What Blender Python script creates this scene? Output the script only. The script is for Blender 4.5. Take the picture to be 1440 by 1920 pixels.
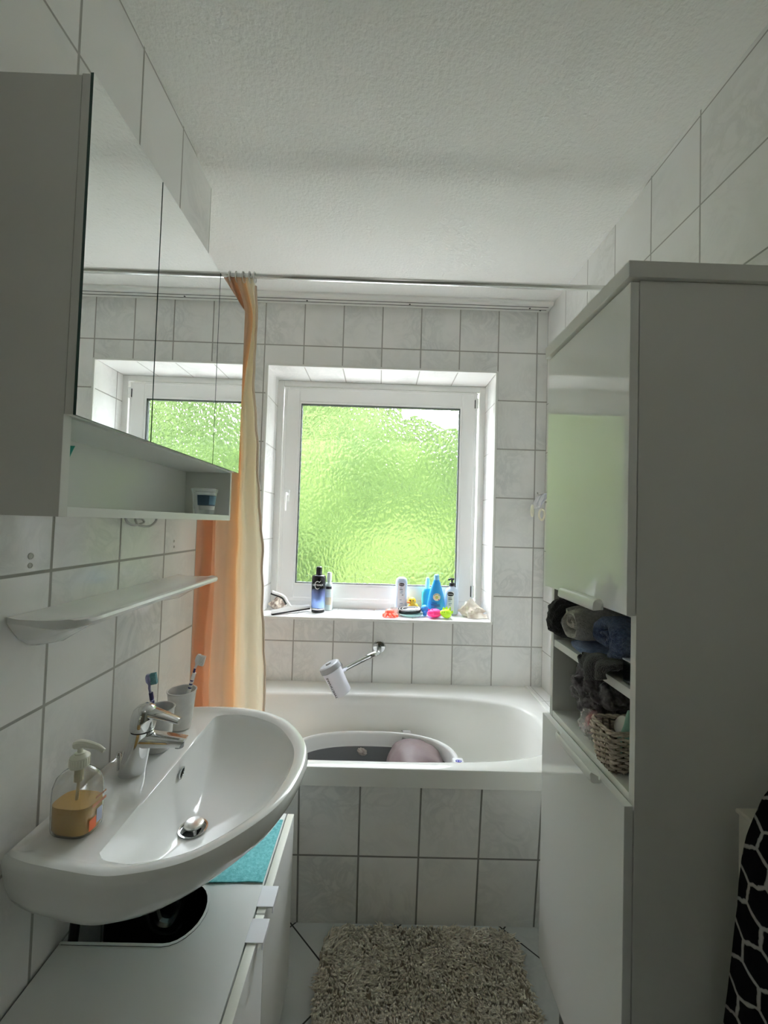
import bpy, bmesh, math, random
from mathutils import Vector, Matrix, noise
import mathutils
D = bpy.data
SC = bpy.context.scene
COL = SC.collection
for o in list(D.objects): D.objects.remove(o)
PI = math.pi
random.seed(4)

# ------------------------------------------------------------------ camera
CAMZ = 1.3488
cam_d = D.cameras.new('camera'); cam = D.objects.new('camera', cam_d); COL.objects.link(cam)
yaw, pitch, roll = .0103, .0293, .0302
fwd = Vector((math.sin(yaw)*math.cos(pitch), math.cos(yaw)*math.cos(pitch), math.sin(pitch)))
rt0 = Vector((math.cos(yaw), -math.sin(yaw), 0)); up0 = rt0.cross(fwd)
rt = rt0*math.cos(roll)+up0*math.sin(roll); up = up0*math.cos(roll)-rt0*math.sin(roll)
m3 = Matrix((rt, up, -fwd)).transposed()
cam.matrix_world = Matrix.Translation((0, 0, CAMZ)) @ m3.to_4x4()
cam_d.sensor_fit = 'VERTICAL'; cam_d.sensor_height = 36.0; cam_d.lens = 763.44/1920*36.0
cam_d.clip_start = .02; cam_d.clip_end = 200
SC.camera = cam

# ------------------------------------------------------------------ light
world = D.worlds.new('overcast_sky'); SC.world = world; world.use_nodes = True
wn = world.node_tree.nodes; wl = world.node_tree.links
bg = wn['Background']; bg.inputs['Color'].default_value = (.95, .955, 1.08, 1); bg.inputs['Strength'].default_value = 35.0
ld = D.lights.new('window_daylight', 'AREA'); ld.shape = 'RECTANGLE'; ld.size = 1.0; ld.size_y = 1.12
ld.cycles.is_portal = True
lo = D.objects.new('window_daylight', ld); COL.objects.link(lo)
lo.location = (-.01, 2.375, 1.51); lo.rotation_euler = (-PI/2, 0, 0)
vs = SC.view_settings
vs.view_transform = 'Standard'; vs.look = 'None'; vs.exposure = 0.12; vs.gamma = 1.0; vs.use_curve_mapping = False
SC.render.film_transparent = False
cy = SC.cycles
cy.use_denoising = True
try: cy.denoiser = 'OPENIMAGEDENOISE'
except Exception: pass
cy.max_bounces = 16; cy.diffuse_bounces = 14; cy.glossy_bounces = 6; cy.transmission_bounces = 10; cy.transparent_max_bounces = 16
cy.sample_clamp_indirect = 12.0; cy.caustics_reflective = False; cy.caustics_refractive = True
cy.blur_glossy = .3

# ------------------------------------------------------------------ helpers
def mat(name, col, rough=.5, metal=0., spec=.5, coat=0., trans=0., ior=1.45, alpha=1., sub=0., bump=None, sheen=0.):
    m = D.materials.new(name); m.use_nodes = True
    p = m.node_tree.nodes['Principled BSDF']
    p.inputs['Base Color'].default_value = (*col, 1)
    p.inputs['Roughness'].default_value = rough; p.inputs['Metallic'].default_value = metal
    p.inputs['Specular IOR Level'].default_value = spec
    p.inputs['Coat Weight'].default_value = coat; p.inputs['Coat Roughness'].default_value = .05
    p.inputs['Transmission Weight'].default_value = trans; p.inputs['IOR'].default_value = ior
    p.inputs['Alpha'].default_value = alpha
    p.inputs['Sheen Weight'].default_value = sheen
    if sub:
        p.inputs['Subsurface Weight'].default_value = sub; p.inputs['Subsurface Scale'].default_value = .01
    if bump:
        sc, st, dist = bump
        nt = m.node_tree; tc = nt.nodes.new('ShaderNodeTexCoord'); nz = nt.nodes.new('ShaderNodeTexNoise')
        nz.inputs['Scale'].default_value = sc; nz.inputs['Detail'].default_value = 4
        b = nt.nodes.new('ShaderNodeBump'); b.inputs['Strength'].default_value = st; b.inputs['Distance'].default_value = dist
        nt.links.new(tc.outputs['Object'], nz.inputs['Vector']); nt.links.new(nz.outputs['Fac'], b.inputs['Height'])
        nt.links.new(b.outputs['Normal'], p.inputs['Normal'])
    return m
def mathn(nt, op, a, b=None, c=None):
    n = nt.nodes.new('ShaderNodeMath'); n.operation = op
    for i, v in enumerate((a, b, c)):
        if v is None: continue
        if isinstance(v, (int, float)): n.inputs[i].default_value = v
        else: nt.links.new(v, n.inputs[i])
    return n.outputs[0]
def ramp(nt, fac, stops, interp='LINEAR'):
    r = nt.nodes.new('ShaderNodeValToRGB'); r.color_ramp.interpolation = interp
    e = r.color_ramp.elements
    while len(e) > 1: e.remove(e[0])
    e[0].position = stops[0][0]; e[0].color = (*stops[0][1], 1)
    for p, c in stops[1:]:
        k = e.new(p); k.color = (*c, 1)
    nt.links.new(fac, r.inputs['Fac']); return r.outputs['Color']
def noisemat(name, c1, c2, scale, rough=.8, bump=None, detail=5, sheen=0., lo=.35, hi=.65, spec=.3):
    m = mat(name, c1, rough, bump=bump, sheen=sheen, spec=spec); nt = m.node_tree
    tc = nt.nodes.new('ShaderNodeTexCoord'); nz = nt.nodes.new('ShaderNodeTexNoise')
    nz.inputs['Scale'].default_value = scale; nz.inputs['Detail'].default_value = detail
    nt.links.new(tc.outputs['Object'], nz.inputs['Vector'])
    nt.links.new(ramp(nt, nz.outputs['Fac'], [(lo, c1), (hi, c2)]), nt.nodes['Principled BSDF'].inputs['Base Color'])
    return m
def tilemat(name, u0x, u0y, v0, tu=.2, tv=.25, gw=.0058, grout=(.40, .39, .37), base=(.90, .895, .885), vein=(.68, .69, .685), rough=.1, rot=0., amp=1.0):
    m = mat(name, base, rough); nt = m.node_tree; L = nt.links; N = nt.nodes
    tc = N.new('ShaderNodeTexCoord'); s = N.new('ShaderNodeSeparateXYZ')
    if rot:
        mp = N.new('ShaderNodeMapping'); mp.inputs['Rotation'].default_value = (0, 0, rot)
        L.new(tc.outputs['Object'], mp.inputs['Vector']); L.new(mp.outputs[0], s.inputs[0])
    else: L.new(tc.outputs['Object'], s.inputs[0])
    ge = N.new('ShaderNodeNewGeometry'); gs = N.new('ShaderNodeSeparateXYZ'); L.new(ge.outputs['True Normal'], gs.inputs[0])
    isx = mathn(nt, 'GREATER_THAN', mathn(nt, 'ABSOLUTE', gs.outputs[0]), .6)
    isz = mathn(nt, 'GREATER_THAN', mathn(nt, 'ABSOLUTE', gs.outputs[2]), .6)
    x = mathn(nt, 'DIVIDE', mathn(nt, 'SUBTRACT', s.outputs[0], u0x), tu)
    yu = mathn(nt, 'DIVIDE', mathn(nt, 'SUBTRACT', s.outputs[1], u0y), tu)
    yv = mathn(nt, 'DIVIDE', mathn(nt, 'SUBTRACT', s.outputs[1], u0y), tv)
    z = mathn(nt, 'DIVIDE', mathn(nt, 'SUBTRACT', s.outputs[2], v0), tv)
    def mix(f, a, b): return mathn(nt, 'ADD', mathn(nt, 'MULTIPLY', a, mathn(nt, 'SUBTRACT', 1.0, f)), mathn(nt, 'MULTIPLY', b, f))
    u = mix(isx, x, yu); v = mix(isz, z, yv)
    def edge(f, size):
        fr = mathn(nt, 'FRACT', f); d = mathn(nt, 'MULTIPLY', mathn(nt, 'MINIMUM', fr, mathn(nt, 'SUBTRACT', 1.0, fr)), size)
        return d
    d = mathn(nt, 'MINIMUM', edge(u, tu), edge(v, tv))
    mr = N.new('ShaderNodeMapRange'); mr.inputs['From Min'].default_value = gw*.4; mr.inputs['From Max'].default_value = gw*.62
    L.new(d, mr.inputs['Value']); t = mr.outputs[0]          # 0 grout, 1 tile
    cb = N.new('ShaderNodeCombineXYZ'); L.new(mathn(nt, 'FLOOR', u), cb.inputs[0]); L.new(mathn(nt, 'FLOOR', v), cb.inputs[1])
    wnz = N.new('ShaderNodeTexWhiteNoise'); wnz.noise_dimensions = '3D'; L.new(cb.outputs[0], wnz.inputs['Vector'])
    va = N.new('ShaderNodeVectorMath'); va.operation = 'MULTIPLY_ADD'; L.new(wnz.outputs['Color'], va.inputs[0]); va.inputs[1].default_value = (7, 7, 7)
    L.new(tc.outputs['Object'], va.inputs[2])
    n1 = N.new('ShaderNodeTexNoise'); n1.inputs['Scale'].default_value = 9; n1.inputs['Detail'].default_value = 6; n1.inputs['Distortion'].default_value = 1.6; n1.inputs['Roughness'].default_value = .62
    L.new(va.outputs[0], n1.inputs['Vector'])
    n2 = N.new('ShaderNodeTexNoise'); n2.inputs['Scale'].default_value = 2.6; n2.inputs['Detail'].default_value = 3; L.new(va.outputs[0], n2.inputs['Vector'])
    ridge = mathn(nt, 'ABSOLUTE', mathn(nt, 'SUBTRACT', n1.outputs['Fac'], .5))
    rr = N.new('ShaderNodeMapRange'); rr.inputs['From Min'].default_value = .0; rr.inputs['From Max'].default_value = .10; rr.inputs['To Min'].default_value = 1; rr.inputs['To Max'].default_value = 0
    L.new(ridge, rr.inputs['Value'])
    pr_ = N.new('ShaderNodeMapRange'); pr_.inputs['From Min'].default_value = .42; pr_.inputs['From Max'].default_value = .68
    L.new(n2.outputs['Fac'], pr_.inputs['Value'])
    vm = mathn(nt, 'MULTIPLY', mathn(nt, 'MULTIPLY', rr.outputs[0], pr_.outputs[0]), .60*amp)
    vm = mathn(nt, 'ADD', vm, mathn(nt, 'MULTIPLY', pr_.outputs[0], .30*amp))
    def cmix(f, a, b):
        c = N.new('ShaderNodeMix'); c.data_type = 'RGBA'
        L.new(f, c.inputs['Factor'])
        for k, q in ((6, a), (7, b)):
            if isinstance(q, tuple): c.inputs[k].default_value = (*q, 1)
            else: L.new(q, c.inputs[k])
        return c.outputs[2]
    body = cmix(vm, base, vein)
    L.new(cmix(t, grout, body), N['Principled BSDF'].inputs['Base Color'])
    L.new(mathn(nt, 'SUBTRACT', .7, mathn(nt, 'MULTIPLY', t, .7-rough)), N['Principled BSDF'].inputs['Roughness'])
    b = N.new('ShaderNodeBump'); b.inputs['Strength'].default_value = .35; b.inputs['Distance'].default_value = .0015
    L.new(t, b.inputs['Height']); L.new(b.outputs[0], N['Principled BSDF'].inputs['Normal'])
    return m

def mk(name, bm, material, parent=None, sm=21, subsurf=0, kind=None, label=None, merge=False):
    if merge: bmesh.ops.remove_doubles(bm, verts=bm.verts, dist=1e-5)
    bmesh.ops.recalc_face_normals(bm, faces=bm.faces)
    me = D.meshes.new(name); bm.to_mesh(me); bm.free()
    if isinstance(material, (list, tuple)):
        for q in material: me.materials.append(q)
    else: me.materials.append(material)
    if sm:
        me.polygons.foreach_set('use_smooth', [True]*len(me.polygons))
        if not subsurf: me.set_sharp_from_angle(angle=math.radians(sm))
    o = D.objects.new(name, me); COL.objects.link(o)
    if parent is not None:
        o.parent = parent; o.matrix_parent_inverse = world_inv(parent)
    if subsurf:
        md = o.modifiers.new('subdivision', 'SUBSURF'); md.levels = subsurf; md.render_levels = subsurf
    if kind: o['kind'] = kind
    if label: o['label'] = label
    return o
def world_inv(o):
    m = Matrix.Identity(4)
    while o is not None:
        m = (o.matrix_parent_inverse @ o.matrix_basis) @ m if o.parent else o.matrix_basis @ m
        o = o.parent
    return m.inverted()
def thing(name, label, cat, loc, group=None, kind=None):
    o = D.objects.new(name, None); COL.objects.link(o); o.location = loc; o.empty_display_size = .02
    if kind: o['kind'] = kind
    else:
        o['label'] = label; o['category'] = cat
        if group: o['group'] = group
    return o
def tag(o, label, cat, group=None):
    o['label'] = label; o['category'] = cat
    if group: o['group'] = group
    return o
def B(): return bmesh.new()
def box(bm, x0, x1, y0, y1, z0, z1, bev=0., seg=2, M=None):
    vs_ = [bm.verts.new((x, y, z)) for x in (x0, x1) for y in (y0, y1) for z in (z0, z1)]
    q = [(0, 1, 3, 2), (4, 6, 7, 5), (0, 4, 5, 1), (2, 3, 7, 6), (0, 2, 6, 4), (1, 5, 7, 3)]
    fs = [bm.faces.new([vs_[i] for i in f]) for f in q]
    if M is not None: bmesh.ops.transform(bm, matrix=M, verts=vs_)
    if bev:
        es = list({e for f in fs for e in f.edges})
        bmesh.ops.bevel(bm, geom=es, offset=bev, segments=seg, profile=.5, affect='EDGES')
    return bm
def rings(bm, R, close=True, cap0=False, cap1=False):
    V = [[bm.verts.new(p) for p in r] for r in R]
    n = len(V[0])
    for a, b in zip(V[:-1], V[1:]):
        for i in range(n if close else n-1):
            j = (i+1) % n
            bm.faces.new((a[i], a[j], b[j], b[i]))
    if cap0: bm.faces.new(V[0][::-1])
    if cap1: bm.faces.new(V[-1])
    return bm
def lathe(bm, prof, c=(0, 0, 0), sx=1, sy=1, seg=28, M=None, n=2., cap=True):
    """prof: list of (r, z); n: superellipse exponent of the section"""
    def sec(t):
        ct, st = math.cos(t), math.sin(t)
        return (math.copysign(abs(ct)**(2/n), ct), math.copysign(abs(st)**(2/n), st))
    R = []
    for r, z in prof:
        ring = []
        for i in range(seg):
            a, b = sec(2*PI*i/seg)
            p = Vector((r*a*sx, r*b*sy, z))
            if M is not None: p = M @ p
            ring.append(p+Vector(c))
        R.append(ring)
    return rings(bm, R, True, cap, cap)
def tube(bm, pts, r, seg=10, cap=True):
    pts = [Vector(p) for p in pts]; n = len(pts)
    rr = r if isinstance(r, (list, tuple)) else [r]*n
    R = []; prev = None
    for i, p in enumerate(pts):
        t = (pts[min(i+1, n-1)]-pts[max(i-1, 0)]).normalized()
        if prev is None:
            a = Vector((0, 0, 1)) if abs(t.z) < .9 else Vector((1, 0, 0))
            u = t.cross(a).normalized()
        else:
            u = (prev-t*prev.dot(t)).normalized()
        prev = u; w = t.cross(u)
        R.append([p+(u*math.cos(2*PI*k/seg)+w*math.sin(2*PI*k/seg))*rr[i] for k in range(seg)])
    return rings(bm, R, True, cap, cap)
def smooth_path(pts, n=8):
    pts = [Vector(p) for p in pts]; out = []
    P = [pts[0]*2-pts[1]]+pts+[pts[-1]*2-pts[-2]]
    for i in range(1, len(P)-2):
        for k in range(n):
            t = k/n
            out.append(.5*((2*P[i])+(P[i+1]-P[i-1])*t+(2*P[i-1]-5*P[i]+4*P[i+1]-P[i+2])*t*t+(3*P[i]-P[i-1]-3*P[i+1]+P[i+2])*t**3))
    out.append(pts[-1]); return out
def sheet(bm, f, nu, nv):
    V = [[bm.verts.new(f(i/nu, j/nv)) for j in range(nv+1)] for i in range(nu+1)]
    for i in range(nu):
        for j in range(nv):
            bm.faces.new((V[i][j], V[i+1][j], V[i+1][j+1], V[i][j+1]))
    return bm
def solid_sheet(bm, f, nu, nv, th):
    """a sheet with thickness th along its normal"""
    P = [[Vector(f(i/nu, j/nv)) for j in range(nv+1)] for i in range(nu+1)]
    def nrm(i, j):
        a = P[min(i+1, nu)][j]-P[max(i-1, 0)][j]; b = P[i][min(j+1, nv)]-P[i][max(j-1, 0)]
        return a.cross(b).normalized()
    A = [[bm.verts.new(P[i][j]) for j in range(nv+1)] for i in range(nu+1)]
    C = [[bm.verts.new(P[i][j]+nrm(i, j)*th) for j in range(nv+1)] for i in range(nu+1)]
    for i in range(nu):
        for j in range(nv):
            bm.faces.new((A[i][j], A[i+1][j], A[i+1][j+1], A[i][j+1]))
            bm.faces.new((C[i][j], C[i][j+1], C[i+1][j+1], C[i+1][j]))
    bd = [(i, 0) for i in range(nu)]+[(nu, j) for j in range(nv)]+[(i, nv) for i in range(nu, 0, -1)]+[(0, j) for j in range(nv, 0, -1)]
    for k in range(len(bd)):
        a, b = bd[k], bd[(k+1) % len(bd)]
        bm.faces.new((A[a[0]][a[1]], C[a[0]][a[1]], C[b[0]][b[1]], A[b[0]][b[1]]))
    return bm
def blob(bm, c, r, rot=(0, 0, 0), amp=.2, sc=3., seed=0, nu=40, nv=24, n=2.3, crease=0.):
    M = mathutils.Euler(rot).to_matrix()
    def sp(v, e): return math.copysign(abs(v)**(2/e), v)
    R = []
    for j in range(nv+1):
        ph = -PI/2+PI*j/nv
        ring = []
        for i in range(nu):
            th = 2*PI*i/nu
            d = Vector((sp(math.cos(ph), n)*sp(math.cos(th), n), sp(math.cos(ph), n)*sp(math.sin(th), n), sp(math.sin(ph), n)))
            q = noise.noise(d*sc+Vector((seed, seed*2.3, 1)))
            q2 = noise.noise(d*sc*2.3+Vector((seed*3, 7, seed)))
            k = 1+amp*q+amp*.5*q2-crease*max(0, .25-abs(noise.noise(d*sc*.8+Vector((9, seed, 2)))))*4*amp
            p = M @ Vector((d.x*r[0]*k, d.y*r[1]*k, d.z*r[2]*k))
            ring.append(p+Vector(c))
        R.append(ring)
    rings(bm, R, True, False, False)
    bmesh.ops.remove_doubles(bm, verts=bm.verts, dist=1e-6)
    return bm
_txt = {}
def text(name, s, size, material, parent, fn, bold=False, sx=1.0):
    """lettering lying on a surface; fn maps text plane (u, v) in metres to a world point"""
    cu = D.curves.new('t', 'FONT'); cu.body = s; cu.size = size; cu.align_x = 'CENTER'; cu.align_y = 'CENTER'; cu.resolution_u = 3
    if bold: cu.offset = size*.02
    to = D.objects.new('t', cu); COL.objects.link(to)
    dg = bpy.context.evaluated_depsgraph_get()
    me = D.meshes.new_from_object(to.evaluated_get(dg))
    D.objects.remove(to); D.curves.remove(cu)
    me.name = name
    for v in me.vertices: v.co = Vector(fn(v.co.x*sx, v.co.y))
    me.materials.clear(); me.materials.append(material)
    o = D.objects.new(name, me); COL.objects.link(o); o.parent = parent; o.matrix_parent_inverse = world_inv(parent)
    return o
def on_cyl(cx, cy, cz, rx, ry, a0=-PI/2):
    """text wrapped round an upright elliptical cylinder; a0 = facing angle"""
    def fn(u, v):
        a = a0+u/max(rx, .01)
        return (cx+(rx+.0006)*math.cos(a), cy+(ry+.0006)*math.sin(a), cz+v)
    return fn

# ------------------------------------------------------------------ dimensions (metres)
XL, XR, YB, YN, ZCEIL = -.6116, .8396, 2.0667, 2.297, 2.481
YE, XA, YF = 1.3729, -.95, -1.35      # end of the left wall, far wall of the bath alcove, wall behind the camera
NX0, NX1, NZ0, NZ1 = -.600, .5855, .868, 2.150
# ------------------------------------------------------------------ setting
M_back = tilemat('tiles_back', .5855, 2.058, 2.2494)
M_left = tilemat('tiles_left', .1, .7719, 1.2429)
M_right = tilemat('tiles_right', .1, 1.0659, 2.235, gw=.0046, vein=(.74, .74, .72))
M_apron = tilemat('tiles_bath', -.2366, 0., .243, tv=.253, grout=(.25, .245, .235))
M_floor = tilemat('tiles_floor', .081, .065, 0., tu=.25, tv=.25, grout=(.05, .05, .052), base=(.70, .72, .72), vein=(.54, .57, .58), rot=PI/4, rough=.25, gw=.0045)
M_ceil = mat('rough_white_plaster', (.91, .905, .885), .9, spec=.1, bump=(95, .55, .006))
M_white = mat('white_upvc', (.84, .84, .82), .28)
M_trim = mat('white_plastic_trim', (.87, .87, .85), .25)
M_bead = mat('white_glazing_bead', (.88, .88, .86), .25)
M_seal = mat('black_rubber_seal', (.02, .025, .025), .6)
M_dark = mat('dark_gap', (.015, .015, .015), .8)

b = B(); box(b, XA-.2, XR+.2, YF-.2, YB+.4, -.12, 0); mk('floor', b, M_floor, kind='structure', sm=0)
# ceiling: one plastered surface, the part over the bath hangs a little lower (old wall line)
b = B()
ys = [YF-.2, -.5, 0, .6, 1.0, 1.1]+[1.14+.01*k for k in range(22)]+[1.45, 1.6, 1.8, YB+.05]
def zc(y):
    t = min(1, max(0, (y-1.20)/.13)); s = t*t*(3-2*t)
    t2 = min(1, max(0, (y-.2)/1.0)); 
    return ZCEIL+.020*(1-s)
V = [[b.verts.new((x, y, zc(y))) for x in (XA-.2, XR+.2)] for y in ys]
for a, c in zip(V[:-1], V[1:]): b.faces.new((a[0], a[1], c[1], c[0]))
top = [b.verts.new((x, y, ZCEIL+.15)) for y in (ys[0], ys[-1]) for x in (XA-.2, XR+.2)]
b.faces.new((top[0], top[1], top[3], top[2]))
mk('ceiling', b, M_ceil, kind='structure', sm=30)
# left wall slab with the bath alcove behind it
b = B(); box(b, XA-.2, XA, YE+.0005, YB+.3, -.1, ZCEIL+.1); mk('wall_alcove', b, M_left, kind='structure', sm=0)
b = B(); box(b, XA-.2, XL, YF-.2, YE, -.1, ZCEIL+.1)
wl_ = mk('wall_left', b, M_left, kind='structure', sm=0)
M_hole = mat('white_wall_plug', (.62, .61, .58), .5); 
for (y, z, r) in ((.725, 1.2735, .006), (.725, 1.257, .005), (1.224, 1.2785, .004), (1.226, 1.2615, .004)):
    b = B(); lathe(b, [(r, 0), (r, .0012), (r*.75, .0014), (r*.7, .0006), (.0005, .0006)], (XL, y, z), M=Matrix.Rotation(PI/2, 3, 'Y'), seg=14)
    mk('wall_plug', b, M_hole, wl_)
b = B(); box(b, XR, XR+.2, YF-.2, YB+.3, -.1, ZCEIL+.1); mk('wall_right', b, M_right, kind='structure', sm=0)
# back wall with the window opening
b = B()
def wallpiece(x0, x1, z0, z1): box(b, x0, x1, YB, YB+.36, z0, z1)
wallpiece(XA-.2, NX0, -.1, ZCEIL+.1); wallpiece(NX1, XR+.2, -.1, ZCEIL+.1); wallpiece(NX0, NX1, -.1, NZ0); wallpiece(NX0, NX1, NZ1, ZCEIL+.1)
mk('wall_back', b, M_back, kind='structure', sm=0)
# white edge profile round the opening
b = B(); t = .010
box(b, NX0-.002, NX0+t, YB-.004, YB+t, NZ0-.0, NZ1, .003); box(b, NX1-t, NX1+.002, YB-.004, YB+t, NZ0, NZ1, .003)
box(b, NX0, NX1, YB-.004, YB+t, NZ1-t, NZ1+.002, .003); box(b, NX0, NX1, YB-.005, YB+t, NZ0-.012, NZ0+.002, .003)
mk('trim_1', b, M_trim, kind='structure')
# wall behind the camera, with a door
M_plain = mat('grey_door_wall', (.30, .295, .28), .6)
b = B(); box(b, XA-.2, -.42, YF-.15, YF, -.1, ZCEIL+.1); box(b, .42, XR+.2, YF-.15, YF, -.1, ZCEIL+.1); box(b, -.42, .42, YF-.15, YF, 2.02, ZCEIL+.1)
mk('wall_front', b, M_plain, kind='structure', sm=0)
dr = thing('door_1', '', '', (0, YF, 0), kind='structure')
b = B(); box(b, -.42, .42, YF-.06, YF-.02, 0, 2.02, .003); mk('door_leaf', b, mat('brown_door', (.30, .24, .18), .45), dr)
b = B(); tube(b, [(.34, YF-.02, 1.05), (.34, YF+.04, 1.05), (.22, YF+.045, 1.05)], .009); mk('door_handle', b, mat('door_steel', (.6, .6, .6), .3, 1), dr)
# added unseen fill lamp behind the camera, brightens the camera-facing surfaces
lt = thing('fill_lamp', 'unseen round lamp added behind the viewer as fill light', 'fill lamp', (.1, -.5, ZCEIL))
b = B(); lathe(b, [(.10, 2.494), (.10, 2.470), (.085, 2.462)], (.1, -.5, 0), seg=32); mk('fill_lamp_base', b, M_white, lt)
M_fill = D.materials.new('fill_lamp_glow'); M_fill.use_nodes = True
M_fill.node_tree.nodes['Principled BSDF'].inputs['Emission Color'].default_value = (1, .97, .93, 1); M_fill.node_tree.nodes['Principled BSDF'].inputs['Emission Strength'].default_value = 2.2
b = B(); lathe(b, [(.088, 2.4615), (.115, 2.445), (.128, 2.415), (.12, 2.38), (.09, 2.352), (.045, 2.336), (.0005, 2.332)], (.1, -.5, 0), seg=36); mk('fill_lamp_shade', b, M_fill, lt, sm=60)
# tiled front of the bath (slightly undercut)
b = B()
def yap(z): return 1.413-.1086*z
R = [[(XA, yap(z), z) for z in (0, .515)], [(XR, yap(z), z) for z in (0, .515)]]
p = [(XA, yap(0), 0), (XR, yap(0), 0), (XR, yap(.506), .506), (XA, yap(.506), .506)]
q = [(x, y+.04, z) for x, y, z in p]
vv = [b.verts.new(k) for k in p+q]
for f in ((0, 1, 2, 3), (7, 6, 5, 4), (0, 4, 5, 1), (1, 5, 6, 2), (2, 6, 7, 3), (3, 7, 4, 0)): b.faces.new([vv[i] for i in f])
mk('wall_bath_front', b, M_apron, kind='structure', sm=0)
# tiled ledge at the right end of the bath
b = B(); box(b, .762, XR, yap(.5)-.0, YB, 0, .556, .003); mk('wall_bath_ledge', b, tilemat('tiles_ledge', .585, 1.64, .3, gw=.003), kind='structure', sm=0)
b = B(); box(b, .756, .768, 1.345, YB, .552, .560, .002); mk('trim_2', b, M_trim, kind='structure')

# ------------------------------------------------------------------ window
W = thing('window_1', '', '', (-.01, 2.33, NZ0), kind='structure')
def frame(bm, x0, x1, z0, z1, w, y0, y1, bev=.004, wb=None):
    wb = wb or w
    box(bm, x0, x0+w, y0, y1, z0, z1, bev); box(bm, x1-w, x1, y0, y1, z0, z1, bev)
    box(bm, x0+w-.002, x1-w+.002, y0+.0002, y1-.0002, z1-w, z1, bev); box(bm, x0+w-.002, x1-w+.002, y0+.0002, y1-.0002, z0, z0+wb, bev)
b = B(); frame(b, NX0-.03, NX1+.03, NZ0-.03, NZ1+.03, .062, YN+.012, YN+.075, wb=.075); mk('window_frame', b, M_white, W)
b = B(); frame(b, -.562, .541, .902, 2.112, .030, YN+.006, YN+.06); mk('sash_rebate', b, M_white, W)
b = B(); frame(b, -.546, .524, .922, 2.100, .074, YN-.004, YN+.055, .006); mk('sash', b, M_white, W)
b = B(); frame(b, -.474, .452, .993, 2.029, .012, YN-.002, YN+.03, .003); mk('glazing_bead', b, M_bead, W)
b = B(); frame(b, -.463, .441, 1.004, 2.018, .005, YN+.0, YN+.032, .001); mk('glass_seal', b, M_seal, W)
# ornamental glass
g = D.materials.new('ornamental_glass'); g.use_nodes = True; nt = g.node_tree; N = nt.nodes; Lk = nt.links
for n_ in list(N): N.remove(n_)
out = N.new('ShaderNodeOutputMaterial'); tc = N.new('ShaderNodeTexCoord')
mp = N.new('ShaderNodeMapping'); mp.inputs['Scale'].default_value = (1.0, 1, .75); Lk.new(tc.outputs['Object'], mp.inputs['Vector'])
n0 = N.new('ShaderNodeTexNoise'); n0.inputs['Scale'].default_value = 9; n0.inputs['Detail'].default_value = 2; Lk.new(mp.outputs[0], n0.inputs['Vector'])
va = N.new('ShaderNodeVectorMath'); va.operation = 'MULTIPLY_ADD'; Lk.new(n0.outputs['Color'], va.inputs[0]); va.inputs[1].default_value = (.06, .06, .06); Lk.new(mp.outputs[0], va.inputs[2])
vo = N.new('ShaderNodeTexVoronoi'); vo.feature = 'SMOOTH_F1'; vo.inputs['Scale'].default_value = 62; vo.inputs['Smoothness'].default_value = .6; Lk.new(va.outputs[0], vo.inputs['Vector'])
n3 = N.new('ShaderNodeTexNoise'); n3.inputs['Scale'].default_value = 90; n3.inputs['Detail'].default_value = 1; Lk.new(va.outputs[0], n3.inputs['Vector'])
hh = mathn(nt, 'ADD', vo.outputs['Distance'], mathn(nt, 'MULTIPLY', n3.outputs['Fac'], .45))
bp_ = N.new('ShaderNodeBump'); bp_.inputs['Strength'].default_value = .9; bp_.inputs['Distance'].default_value = .010; Lk.new(hh, bp_.inputs['Height'])
rf = N.new('ShaderNodeBsdfRefraction'); rf.inputs['IOR'].default_value = 1.38; rf.inputs['Roughness'].default_value = .24; rf.inputs['Color'].default_value = (.97, 1, .97, 1); Lk.new(bp_.outputs[0], rf.inputs['Normal'])
tr = N.new('ShaderNodeBsdfTransparent'); tr.inputs['Color'].default_value = (.97, 1, .97, 1)
gl = N.new('ShaderNodeBsdfGlossy'); gl.inputs['Roughness'].default_value = .08; Lk.new(bp_.outputs[0], gl.inputs['Normal'])
mx = N.new('ShaderNodeMixShader'); mx.inputs[0].default_value = .84; Lk.new(tr.outputs[0], mx.inputs[1]); Lk.new(rf.outputs[0], mx.inputs[2])
mx2 = N.new('ShaderNodeMixShader'); mx2.inputs[0].default_value = .06; Lk.new(mx.outputs[0], mx2.inputs[1]); Lk.new(gl.outputs[0], mx2.inputs[2])
Lk.new(mx2.outputs[0], out.inputs['Surface'])
g2 = D.materials.new('smooth_glass_face'); g2.use_nodes = True; nt = g2.node_tree
for n_ in list(nt.nodes): nt.nodes.remove(n_)
o2 = nt.nodes.new('ShaderNodeOutputMaterial'); t2 = nt.nodes.new('ShaderNodeBsdfTransparent'); t2.inputs['Color'].default_value = (.98, 1, .98, 1)
nt.links.new(t2.outputs[0], o2.inputs['Surface'])
b = B(); box(b, -.465, .443, YN+.016, YN+.022, 1.002, 2.020)
for f in b.faces: f.material_index = 0 if f.calc_center_median().y < YN+.017 else 1
mk('window_pane', b, [g, g2], W, sm=0)
# handle and hinges
b = B(); box(b, -.535, -.507, YN-.014, YN-.002, 1.455, 1.525, .006, 3); mk('handle_plate', b, M_white, W)
b = B(); tube(b, smooth_path([(-.521, YN-.01, 1.50), (-.521, YN-.045, 1.50), (-.522, YN-.055, 1.485), (-.523, YN-.055, 1.44), (-.524, YN-.052, 1.405)], 5), .0085, 10); mk('window_handle', b, M_trim, W)
for z0, z1 in ((2.018, 2.075), (.95, 1.02)):
    b = B(); tube(b, [(.534, YN-.006, z0), (.534, YN-.006, z1)], .008, 12); hg = mk('hinge', b, M_trim, W)
    b = B(); box(b, .522, .526, YN-.0055, YN+.004, z0+.004, z1-.006); mk('hinge_gap', b, M_dark, hg)

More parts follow.
